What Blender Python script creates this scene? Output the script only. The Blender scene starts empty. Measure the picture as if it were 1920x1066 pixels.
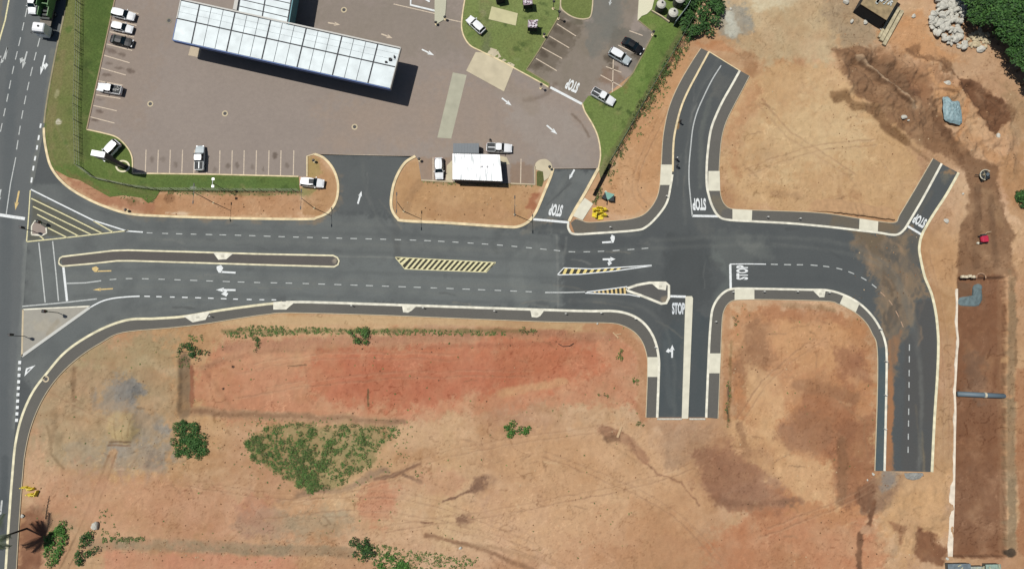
import bpy, bmesh, math, random
import numpy as np
from mathutils import Vector, Matrix
R = math.radians
random.seed(7); rng = np.random.default_rng(7)
sc = bpy.context.scene
col = sc.collection
# ---------------------------------------------------------------- camera, sky, sun, exposure
H = 132.0; FPX = 1280.0; TILT = math.atan(147/1280)
CT, ST = math.cos(TILT), math.sin(TILT)
cam = bpy.data.objects.new('camera', bpy.data.cameras.new('camera')); col.objects.link(cam)
cam.data.sensor_fit = 'HORIZONTAL'; cam.data.sensor_width = 36; cam.data.lens = FPX/1920*36
cam.data.clip_start = 1; cam.data.clip_end = 6000
cam.location = (0, 0, H); cam.rotation_euler = (TILT, 0, 0)
sc.camera = cam
SUN_EL = R(65); SDX, SDY = 0.91, -0.41
w = bpy.data.worlds.new('World'); sc.world = w; w.use_nodes = True
nt = w.node_tree; sky = nt.nodes.new('ShaderNodeTexSky'); sky.sky_type = 'NISHITA'; sky.sun_disc = False
sky.sun_elevation = SUN_EL; sky.sun_rotation = math.atan2(-SDX, -SDY)
nt.links.new(sky.outputs[0], nt.nodes['Background'].inputs[0]); nt.nodes['Background'].inputs[1].default_value = 0.05
sun = bpy.data.objects.new('sun', bpy.data.lights.new('sun', 'SUN')); col.objects.link(sun)
sun.data.energy = 4.15; sun.data.angle = R(0.5); sun.data.color = (1.0, 0.965, 0.91)
sun.rotation_euler = Vector((SDX*math.cos(SUN_EL), SDY*math.cos(SUN_EL), -math.sin(SUN_EL))).to_track_quat('-Z', 'Y').to_euler()
sun.location = (-60, 30, 140)
sc.view_settings.view_transform = 'Standard'; sc.view_settings.look = 'None'
sc.view_settings.exposure = 0.22; sc.view_settings.gamma = 1
KLIT = 1.50          # light a flat sunlit surface of albedo 1 sends back at this exposure

# ---------------------------------------------------------------- helpers
def p2w(px, py, z=0.0):
    a = (px-960)/FPX; v = (533-py)/FPX
    t = (z-H)/(v*ST-CT)
    return (a*t, (v*CT+ST)*t)
def w2p(X, Y, z=0.0):
    d = Y*ST-(z-H)*CT; u = Y*CT+(z-H)*ST
    return 960+FPX*X/d, 533-FPX*u/d
def P(px, py, z=0.0): return Vector((*p2w(px, py, z), z))
def pw(pts, z=0.0): return [p2w(x, y, z) for x, y in pts]
def lin(c): c = c/255.0; return c/12.92 if c <= .04045 else ((c+.055)/1.055)**2.4
def alb(r, g, b): return tuple(min(.86, lin(c)/KLIT) for c in (r, g, b))
def albn(a):
    c = np.asarray(a, float)/255.0
    l = np.where(c <= .04045, c/12.92, ((c+.055)/1.055)**2.4)/KLIT
    return np.clip(l, 0, .86)
def catmull(pts, sub=6):
    n = len(pts)
    if n < 3: return list(pts)
    out = []
    for i in range(n-1):
        p0 = pts[max(i-1, 0)]; p1 = pts[i]; p2 = pts[i+1]; p3 = pts[min(i+2, n-1)]
        for k in range(sub):
            t = k/sub; t2 = t*t; t3 = t2*t
            out.append(tuple(.5*((2*p1[j])+(-p0[j]+p2[j])*t+(2*p0[j]-5*p1[j]+4*p2[j]-p3[j])*t2+(-p0[j]+3*p1[j]-3*p2[j]+p3[j])*t3) for j in (0, 1)))
    out.append(tuple(pts[-1])); return out
_T = rng.random((256, 256))
def vnoise(x, y):
    xi = np.floor(x).astype(int); yi = np.floor(y).astype(int); fx = x-xi; fy = y-yi
    fx = fx*fx*(3-2*fx); fy = fy*fy*(3-2*fy)
    a = _T[xi % 256, yi % 256]; b = _T[(xi+1) % 256, yi % 256]; c = _T[xi % 256, (yi+1) % 256]; d = _T[(xi+1) % 256, (yi+1) % 256]
    return (a*(1-fx)+b*fx)*(1-fy)+(c*(1-fx)+d*fx)*fy
def fbm(x, y, s=1.0, o=4, off=0):
    v = 0; a = .5; t = 0
    for i in range(o):
        v = v+a*vnoise(x*s+17.3*i+off, y*s+9.1*i+off*1.7); t += a; a *= .55; s *= 2.03
    return v/t-.5
def inside(px, py, poly):
    r = np.zeros(px.shape, bool); n = len(poly)
    for i in range(n):
        x1, y1 = poly[i]; x2, y2 = poly[(i+1) % n]
        if y1 == y2: continue
        c = (y1 > py) != (y2 > py)
        if not c.any(): continue
        r ^= c & (px < (x2-x1)*(py-y1)/(y2-y1)+x1)
    return r
def segdist(px, py, pts, closed=True):
    d = np.full(px.shape, 1e9); n = len(pts)
    for i in range(n if closed else n-1):
        x1, y1 = pts[i]; x2, y2 = pts[(i+1) % n]; dx = x2-x1; dy = y2-y1; L = dx*dx+dy*dy+1e-9
        t = np.clip(((px-x1)*dx+(py-y1)*dy)/L, 0, 1)
        d = np.minimum(d, (px-x1-t*dx)**2+(py-y1-t*dy)**2)
    return np.sqrt(d)
def nearest(px, py, poly):
    best = np.full(px.shape, 1e18); bx = px.copy(); by = py.copy(); n = len(poly)
    for i in range(n):
        x1, y1 = poly[i]; x2, y2 = poly[(i+1) % n]; dx = x2-x1; dy = y2-y1; L = dx*dx+dy*dy+1e-12
        t = np.clip(((px-x1)*dx+(py-y1)*dy)/L, 0, 1); qx = x1+t*dx; qy = y1+t*dy
        d = (px-qx)**2+(py-qy)**2; m = d < best
        best = np.where(m, d, best); bx = np.where(m, qx, bx); by = np.where(m, qy, by)
    return bx, by, np.sqrt(best)
def sstep(a, b, x):
    t = np.clip((x-a)/(b-a), 0, 1); return t*t*(3-2*t)

def nodes_of(name):
    m = bpy.data.materials.new(name); m.use_nodes = True
    return m, m.node_tree, m.node_tree.nodes['Principled BSDF']
_M = {}
def mat(name, rgb, rough=.6, metal=0.0, var=.12, scale=6.0, bump=0.0, spec=.5, coat=0.0):
    """plain surface with procedural mottling"""
    if name in _M: return _M[name]
    m, t, b = nodes_of(name)
    tc = t.nodes.new('ShaderNodeTexCoord'); nz = t.nodes.new('ShaderNodeTexNoise'); nz.inputs['Scale'].default_value = scale; nz.inputs['Detail'].default_value = 5
    t.links.new(tc.outputs['Object'], nz.inputs['Vector'])
    rp = t.nodes.new('ShaderNodeMapRange'); rp.inputs[1].default_value = .3; rp.inputs[2].default_value = .7
    rp.inputs[3].default_value = 1-var; rp.inputs[4].default_value = 1+var*.6
    t.links.new(nz.outputs[0], rp.inputs[0])
    mx = t.nodes.new('ShaderNodeVectorMath'); mx.operation = 'SCALE'; mx.inputs[0].default_value = rgb
    t.links.new(rp.outputs[0], mx.inputs['Scale']); t.links.new(mx.outputs[0], b.inputs['Base Color'])
    b.inputs['Roughness'].default_value = rough; b.inputs['Metallic'].default_value = metal
    b.inputs['Specular IOR Level'].default_value = spec; b.inputs['Coat Weight'].default_value = coat
    if bump:
        bp = t.nodes.new('ShaderNodeBump'); bp.inputs['Strength'].default_value = bump; bp.inputs['Distance'].default_value = .05
        t.links.new(nz.outputs[0], bp.inputs['Height']); t.links.new(bp.outputs[0], b.inputs['Normal'])
    _M[name] = m; return m
def vmat(name, rough=.95, s1=2.2, a1=.14, s2=11.0, a2=.16, bump=.35, dist=.06, spec=.25, trans=0.0):
    """surface whose own colour comes from the mesh colour attribute, with two scales of grain"""
    if name in _M: return _M[name]
    m, t, b = nodes_of(name)
    at = t.nodes.new('ShaderNodeAttribute'); at.attribute_name = 'Col'
    tc = t.nodes.new('ShaderNodeTexCoord'); prev = at.outputs['Color']; hs = None
    for s, a in ((s1, a1), (s2, a2)):
        nz = t.nodes.new('ShaderNodeTexNoise'); nz.inputs['Scale'].default_value = s; nz.inputs['Detail'].default_value = 4; nz.inputs['Roughness'].default_value = .65
        t.links.new(tc.outputs['Object'], nz.inputs['Vector'])
        rp = t.nodes.new('ShaderNodeMapRange'); rp.inputs[1].default_value = .28; rp.inputs[2].default_value = .72
        rp.inputs[3].default_value = 1-a; rp.inputs[4].default_value = 1+a
        t.links.new(nz.outputs[0], rp.inputs[0])
        mx = t.nodes.new('ShaderNodeVectorMath'); mx.operation = 'SCALE'
        t.links.new(prev, mx.inputs[0]); t.links.new(rp.outputs[0], mx.inputs['Scale']); prev = mx.outputs[0]; hs = nz
    t.links.new(prev, b.inputs['Base Color'])
    b.inputs['Roughness'].default_value = rough; b.inputs['Specular IOR Level'].default_value = spec
    if bump:
        bp = t.nodes.new('ShaderNodeBump'); bp.inputs['Strength'].default_value = bump; bp.inputs['Distance'].default_value = dist
        t.links.new(hs.outputs[0], bp.inputs['Height']); t.links.new(bp.outputs[0], b.inputs['Normal'])
    _M[name] = m; return m

def link(o, parent=None):
    col.objects.link(o)
    if parent is not None: o.parent = parent
    return o
def tag(o, label=None, cat=None, group=None, kind=None):
    if label: o['label'] = label
    if cat: o['category'] = cat
    if group: o['group'] = group
    if kind: o['kind'] = kind
    return o
def empty(name, loc, rz=0.0):
    o = bpy.data.objects.new(name, None); link(o); o.location = loc; o.rotation_euler = (0, 0, rz); o.empty_display_size = .5
    return o
def np_mesh(name, V, F, m, parent=None, C=None, smooth=False):
    me = bpy.data.meshes.new(name)
    V = np.asarray(V, np.float32); F = np.asarray(F, np.int32); k = F.shape[1]
    me.vertices.add(len(V)); me.vertices.foreach_set('co', V.ravel())
    me.loops.add(F.size); me.loops.foreach_set('vertex_index', F.ravel())
    me.polygons.add(len(F)); me.polygons.foreach_set('loop_start', np.arange(0, F.size, k, dtype=np.int32))
    me.polygons.foreach_set('use_smooth', np.full(len(F), smooth))
    if C is not None:
        ca = me.color_attributes.new('Col', 'FLOAT_COLOR', 'POINT')
        ca.data.foreach_set('color', np.concatenate([np.asarray(C, np.float32), np.ones((len(V), 1), np.float32)], 1).ravel())
    me.update(calc_edges=True); me.validate()
    me.materials.append(m)
    return link(bpy.data.objects.new(name, me), parent)
class MB:
    def __init__(s): s.v = []; s.f = []
    def add(s, vs, fs):
        n = len(s.v); s.v += [tuple(v) for v in vs]; s.f += [tuple(i+n for i in f) for f in fs]; return s
    def box(s, c, d, rz=0, tilt=None):
        x, y, z = d[0]/2, d[1]/2, d[2]/2
        M = Matrix.Rotation(rz, 3, 'Z')
        if tilt: M = M @ Matrix.Rotation(tilt[1], 3, tilt[0])
        vs = [Vector(c)+M @ Vector((a*x, b*y, e*z)) for a in (-1, 1) for b in (-1, 1) for e in (-1, 1)]
        return s.add(vs, [(0, 1, 3, 2), (4, 6, 7, 5), (0, 4, 5, 1), (2, 3, 7, 6), (0, 2, 6, 4), (1, 5, 7, 3)])
    def cyl(s, c, r, h, n=12, axis='Z', r2=None):
        r2 = r if r2 is None else r2
        vs = []
        for k, rr in ((-.5, r), (.5, r2)):
            for i in range(n):
                a = 2*math.pi*i/n; p = (rr*math.cos(a), rr*math.sin(a), k*h)
                p = p if axis == 'Z' else ((p[2], p[0], p[1]) if axis == 'X' else (p[0], p[2], p[1]))
                vs.append((c[0]+p[0], c[1]+p[1], c[2]+p[2]))
        fs = [(i, (i+1) % n, n+(i+1) % n, n+i) for i in range(n)]+[tuple(range(n-1, -1, -1)), tuple(range(n, 2*n))]
        return s.add(vs, fs)
    def tube(s, pts, rads, n=8):
        rings = []
        for i, p in enumerate(pts):
            p = Vector(p); q = Vector(pts[min(i+1, len(pts)-1)])-Vector(pts[max(i-1, 0)])
            qd = q.normalized(); u = qd.orthogonal().normalized(); v = qd.cross(u)
            r = rads[i] if hasattr(rads, '__len__') else rads
            rings.append([p+u*r*math.cos(2*math.pi*k/n)+v*r*math.sin(2*math.pi*k/n) for k in range(n)])
        return s.loft(rings)
    def loft(s, rings, caps=True, closed=True):
        n = len(rings[0]); vs = [v for r in rings for v in r]; fs = []
        for i in range(len(rings)-1):
            for k in range(n if closed else n-1):
                fs.append((i*n+k, i*n+(k+1) % n, (i+1)*n+(k+1) % n, (i+1)*n+k))
        if caps: fs += [tuple(range(n-1, -1, -1)), tuple(range((len(rings)-1)*n, len(rings)*n))]
        return s.add(vs, fs)
    def prism(s, poly, z0, z1):
        n = len(poly)
        return s.loft([[(x, y, z0) for x, y in poly], [(x, y, z1) for x, y in poly]])
    def build(s, name, m, parent=None, smooth=False, bevel=0, tri=False):
        me = bpy.data.meshes.new(name); me.from_pydata(s.v, [], s.f)
        bm = bmesh.new(); bm.from_mesh(me)
        bmesh.ops.recalc_face_normals(bm, faces=bm.faces)
        if bevel: bmesh.ops.bevel(bm, geom=bm.edges[:], offset=bevel, segments=2, affect='EDGES', profile=.6)
        ng = [f for f in bm.faces if len(f.verts) > 4]
        if ng: bmesh.ops.triangulate(bm, faces=ng)
        bm.to_mesh(me); bm.free()
        if smooth: me.polygons.foreach_set('use_smooth', [True]*len(me.polygons))
        me.materials.append(m); me.update()
        return link(bpy.data.objects.new(name, me), parent)
def copy_tree(o, parent=None):
    c = o.copy(); col.objects.link(c)
    if parent is not None: c.parent = parent
    for ch in list(o.children): copy_tree(ch, c)
    return c
def offset_line(pts, d):
    out = []; n = len(pts)
    for i in range(n):
        a = Vector(pts[max(i-1, 0)]); b = Vector(pts[min(i+1, n-1)]); t = (b-a)
        if t.length < 1e-9: t = Vector((1, 0))
        t.normalize(); out.append((pts[i][0]-t.y*d, pts[i][1]+t.x*d))
    return out
def dedupe(pts, eps=.02):
    o = [pts[0]]
    for p in pts[1:]:
        if (Vector(p)-Vector(o[-1])).length > eps: o.append(p)
    return o
def sweep_box(name, pts, width, z0, z1, m, parent=None, kind='structure'):
    """kerb / edging: rectangular bar with eased top edges swept along a world polyline"""
    pts = dedupe(pts); b = MB(); rings = []
    A = offset_line(pts, width/2); B = offset_line(pts, -width/2); e = min(.04, width*.2)
    A2 = offset_line(pts, width/2-e); B2 = offset_line(pts, -width/2+e)
    for a, a2, b2, c in zip(A, A2, B2, B):
        rings.append([(a[0], a[1], z0), (a[0], a[1], z1-e), (a2[0], a2[1], z1), (b2[0], b2[1], z1), (c[0], c[1], z1-e), (c[0], c[1], z0)])
    b.loft(rings); o = b.build(name, m, parent)
    if kind and parent is None: o['kind'] = kind
    return o
def strip(b, pts, width, z):
    pts = dedupe(pts, .01)
    if len(pts) < 2: return
    A = offset_line(pts, width/2); B = offset_line(pts, -width/2)
    vs = [(x, y, z) for x, y in A]+[(x, y, z) for x, y in B]; n = len(pts)
    b.add(vs, [(i, n+i, n+i+1, i+1) for i in range(n-1)])
# ---------------------------------------------------------------- traced lines (photo pixels -> ground)
K_TOP = catmull([(126, -25), (122, 20), (106, 95), (90, 180), (83, 240), (88, 285), (99, 318), (125, 348), (165, 373), (205, 390), (245, 401), (300, 405), (430, 409), (570, 411), (595, 408), (617, 397), (631, 375), (634, 345), (625, 317), (608, 297), (590, 289)])
K_I2 = catmull([(779, 293), (758, 307), (741, 338), (734, 370), (735, 392), (745, 409), (758, 414), (840, 418), (945, 425), (970, 425), (990, 416), (1005, 397), (1020, 362), (1033, 330), (1037, 316)])
K_ACC = catmull([(1122, 316), (1117, 325), (1095, 365), (1076, 397), (1066, 418), (1067, 431), (1078, 439), (1120, 437), (1190, 432), (1212, 425), (1233, 405), (1250, 380), (1257, 350), (1261, 322), (1262, 280), (1265, 250), (1275, 208), (1288, 175), (1310, 133), (1329, 98)])
K_NE = catmull([(1387, 133), (1372, 160), (1355, 190), (1342, 218), (1333, 243), (1328, 275), (1325, 310), (1325, 345), (1329, 367), (1336, 388), (1347, 405), (1364, 412), (1410, 415), (1485, 419), (1560, 426), (1611, 432), (1646, 436), (1671, 440), (1684, 439), (1694, 431), (1701, 421), (1731, 370), (1765, 307)])
K_E = catmull([(1797, 324), (1774, 365), (1751, 400), (1736, 425), (1728, 441), (1724, 457), (1724, 475), (1733, 517), (1746, 550), (1754, 585), (1758, 620), (1759, 655), (1757, 705), (1754, 750), (1751, 799), (1747, 884)])
K_BLK = catmull([(1658, 882), (1661, 745), (1662, 668), (1659, 640), (1650, 616), (1634, 591), (1610, 568), (1580, 552), (1550, 544), (1513, 543), (1413, 541), (1378, 541), (1362, 545), (1347, 558), (1336, 579), (1332, 610), (1329, 660), (1324, 782)])
K_S = catmull([(1232, 782), (1235, 700), (1235, 672), (1230, 645), (1220, 622), (1203, 602), (1180, 589), (1150, 583), (1100, 583), (1000, 580), (850, 575), (700, 570), (560, 566), (510, 569), (460, 575), (410, 582), (345, 593), (290, 597), (237, 600), (180, 622), (125, 658), (88, 700), (62, 735), (42, 780), (30, 830), (24, 890), (18, 970), (10, 1090)])
O_S = catmull([(1211, 782), (1214, 700), (1213, 668), (1204, 640), (1188, 621), (1165, 609), (1140, 605), (1080, 604), (1000, 602), (850, 596), (700, 590), (545, 586), (500, 589), (450, 596), (382, 607), (320, 614), (230, 623), (190, 642), (150, 668), (112, 703), (82, 745), (60, 795), (48, 845), (43, 890), (37, 970), (30, 1090)])
O_ACC = catmull([(1070, 418), (1080, 411), (1092, 414), (1105, 417), (1150, 414), (1185, 410), (1210, 400), (1229, 376), (1237, 348), (1240, 308), (1242, 270), (1246, 238), (1255, 200), (1272, 160), (1295, 120), (1314, 91)])
O_NE = catmull([(1405, 143), (1392, 168), (1375, 200), (1360, 232), (1352, 265), (1348, 317), (1349, 347), (1352, 370), (1360, 385), (1374, 392), (1410, 394), (1535, 399), (1611, 410), (1646, 415), (1678, 417), (1687, 402), (1711, 362), (1749, 297)])
O_BLK = catmull([(1640, 882), (1645, 725), (1644, 650), (1635, 625), (1623, 604), (1602, 585), (1572, 570), (1545, 564), (1420, 561), (1380, 562), (1365, 569), (1356, 585), (1353, 610), (1351, 660), (1346, 784)])
ROAD = pw(K_TOP+K_I2+K_ACC+K_NE+K_E+K_BLK+K_S+[(-40, 1100), (-40, -30)])
MAIN = pw([(-60, -30)]+[(128, -25), (122, 20), (106, 95), (90, 180), (83, 240), (66, 330), (55, 365), (52, 450), (44, 572), (40, 668), (30, 780), (24, 850), (16, 970), (8, 1100)]+[(-60, 1100)])
FOOT = [K_S+O_S[::-1], K_ACC[36:]+O_ACC[::-1], K_NE+O_NE[::-1], K_BLK+O_BLK[::-1]]
FOOTW = [pw(f) for f in FOOT]
E_ISL = catmull([(163, 243), (195, 250), (220, 258), (238, 275), (248, 295), (249, 325)])
E_LAWN = catmull([(876, -25), (867, 30), (867, 60), (880, 84), (903, 97), (940, 115), (975, 134), (1008, 152), (1029, 164)])
E_RIGHT = catmull([(1092, 195), (1097, 210), (1112, 235), (1122, 260), (1126, 290), (1122, 316)])
YARD = pw([(221, -25)]+E_ISL+[(400, 327), (560, 331), (576, 331), (576, 293), (590, 289), (779, 293), (784, 300), (790, 338), (850, 341), (1003, 345), (1003, 312), (1010, 302), (1022, 298), (1032, 304), (1037, 316), (1122, 316)]+E_RIGHT[::-1]+[(1140, 175), (1187, 137), (1226, 62), (1196, 38), (1216, -25)])
LAWN1 = pw([(128, -25), (221, -25)]+E_ISL+[(560, 331), (562, 358), (430, 358), (300, 358), (292, 372), (278, 381), (266, 371), (232, 366), (205, 369), (180, 355), (150, 338), (128, 332), (100, 317), (88, 285), (83, 240), (90, 180), (106, 95), (122, 20)])
LAWN2 = pw(E_LAWN+[(1030, 156), (987, 130), (1010, 95), (1047, 32), (1053, -25)])
LAWN3 = pw(catmull([(1055, -25), (1051, 10), (1060, 24), (1078, 34), (1098, 36), (1109, 26), (1113, -25)]))
LAWN4 = pw([(1216, -25), (1196, 38), (1226, 62), (1187, 137), (1167, 162), (1140, 178), (1103, 180), (1092, 195)]+E_RIGHT+[(1126, 336), (1166, 268), (1200, 207), (1228, 155), (1276, 76), (1302, 30), (1332, -25)])
LAWN5 = pw([(1006, 322), (1015, 318), (1022, 330), (1016, 350), (1006, 348)])
PAVED = [ROAD, YARD]+FOOTW
# ---------------------------------------------------------------- colour plans. patch = (polygon or polyline, sRGB, softness px, strength, line width or None, warp px)
def paint(px, py, X, Y, base, patches, big=9, seed=0, earth=False):
    C = np.empty(px.shape+(3,)); C[...] = base
    n1 = fbm(X, Y, .05, 5, seed); n2 = fbm(X, Y, .35, 4, seed+5)
    C += (n1*big*2.2+n2*big*1.3)[..., None]*np.array([1, .93, .8])
    if earth:
        ax = fbm(X, Y, .10, 4, 151)*34; ay = fbm(X, Y, .10, 4, 171)*34; mb = np.tanh(fbm(X+ax, Y+ay, .075, 5, 75)*6)
        MBL = (mb*11+fbm(X*.35+ax*.3, Y*1.25+ay*.3, .5, 4, 71)*17+fbm(X+ax*.2, Y, 1.3, 3, 73)*9)[..., None]*np.array([.85, 1.0, 1.0]); C += MBL*.6
        C[..., 1] += fbm(X, Y, .09, 4, 91)*9; C[..., 2] += fbm(X, Y, .07, 4, 95)*12
    n3 = fbm(X, Y, .8, 5, 15)*1.5+fbm(X, Y, 3.0, 3, 35)*.7
    wx = fbm(X, Y, .22, 5, 40); wy = fbm(X, Y, .22, 5, 80); wx2 = fbm(X, Y, 1.3, 3, 31); wy2 = fbm(X, Y, 1.3, 3, 61)
    for (pts, c, soft, op, width, warp) in patches:
        xs = [p[0] for p in pts]; ys = [p[1] for p in pts]; mg = soft+warp+(width or 0)+4
        idx = np.nonzero((px > min(xs)-mg) & (px < max(xs)+mg) & (py > min(ys)-mg) & (py < max(ys)+mg))
        if len(idx[0]) == 0: continue
        qx = px[idx]+wx[idx]*warp*2+wx2[idx]*warp*.7; qy = py[idx]+wy[idx]*warp*2+wy2[idx]*warp*.7
        if width is None:
            d = segdist(qx, qy, pts); s = np.where(inside(qx, qy, pts), -d, d); s = s+n3[idx]*max(soft, warp*.5)*1.9; a = 1-sstep(-soft*.75, soft*.75, s)
        else:
            d = segdist(qx, qy, pts, closed=False); d = d+n3[idx]*min(width, 8)*.5; a = 1-sstep(width/2-soft/2, width/2+soft/2, d)
        a = np.clip(a*op*(1+n2[idx]*1.2), 0, 1)[..., None]
        C[idx] = C[idx]*(1-a)+np.array(c)*a
    if earth:
        pres = sstep(-.06, .1, fbm(X, Y, .06, 3, 210))
        for sc_, off, w_, amt in ((.12, 300, .007, -26), (.3, 340, .010, -20), (.2, 380, .008, 15), (.55, 420, .016, -17)):
            v = np.abs(fbm(X+wx*3, Y*1.35+wy*3, sc_, 4, off)); C += ((1-sstep(w_*.3, w_, v))*pres*amt)[..., None]*np.array([1, .9, .75])
            pres = sstep(-.05, .12, fbm(X, Y, .08, 3, off+7))
        C += MBL*.5
        C *= np.array([1.035, 1.062, 1.10])
    return np.clip(C, 3, 250)
def ell(cx, cy, rx, ry=None, n=14, rot=0):
    ry = ry or rx
    return [(cx+rx*math.cos(2*math.pi*i/n)*math.cos(rot)-ry*math.sin(2*math.pi*i/n)*math.sin(rot), cy+rx*math.cos(2*math.pi*i/n)*math.sin(rot)+ry*math.sin(2*math.pi*i/n)*math.cos(rot)) for i in range(n)]
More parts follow.
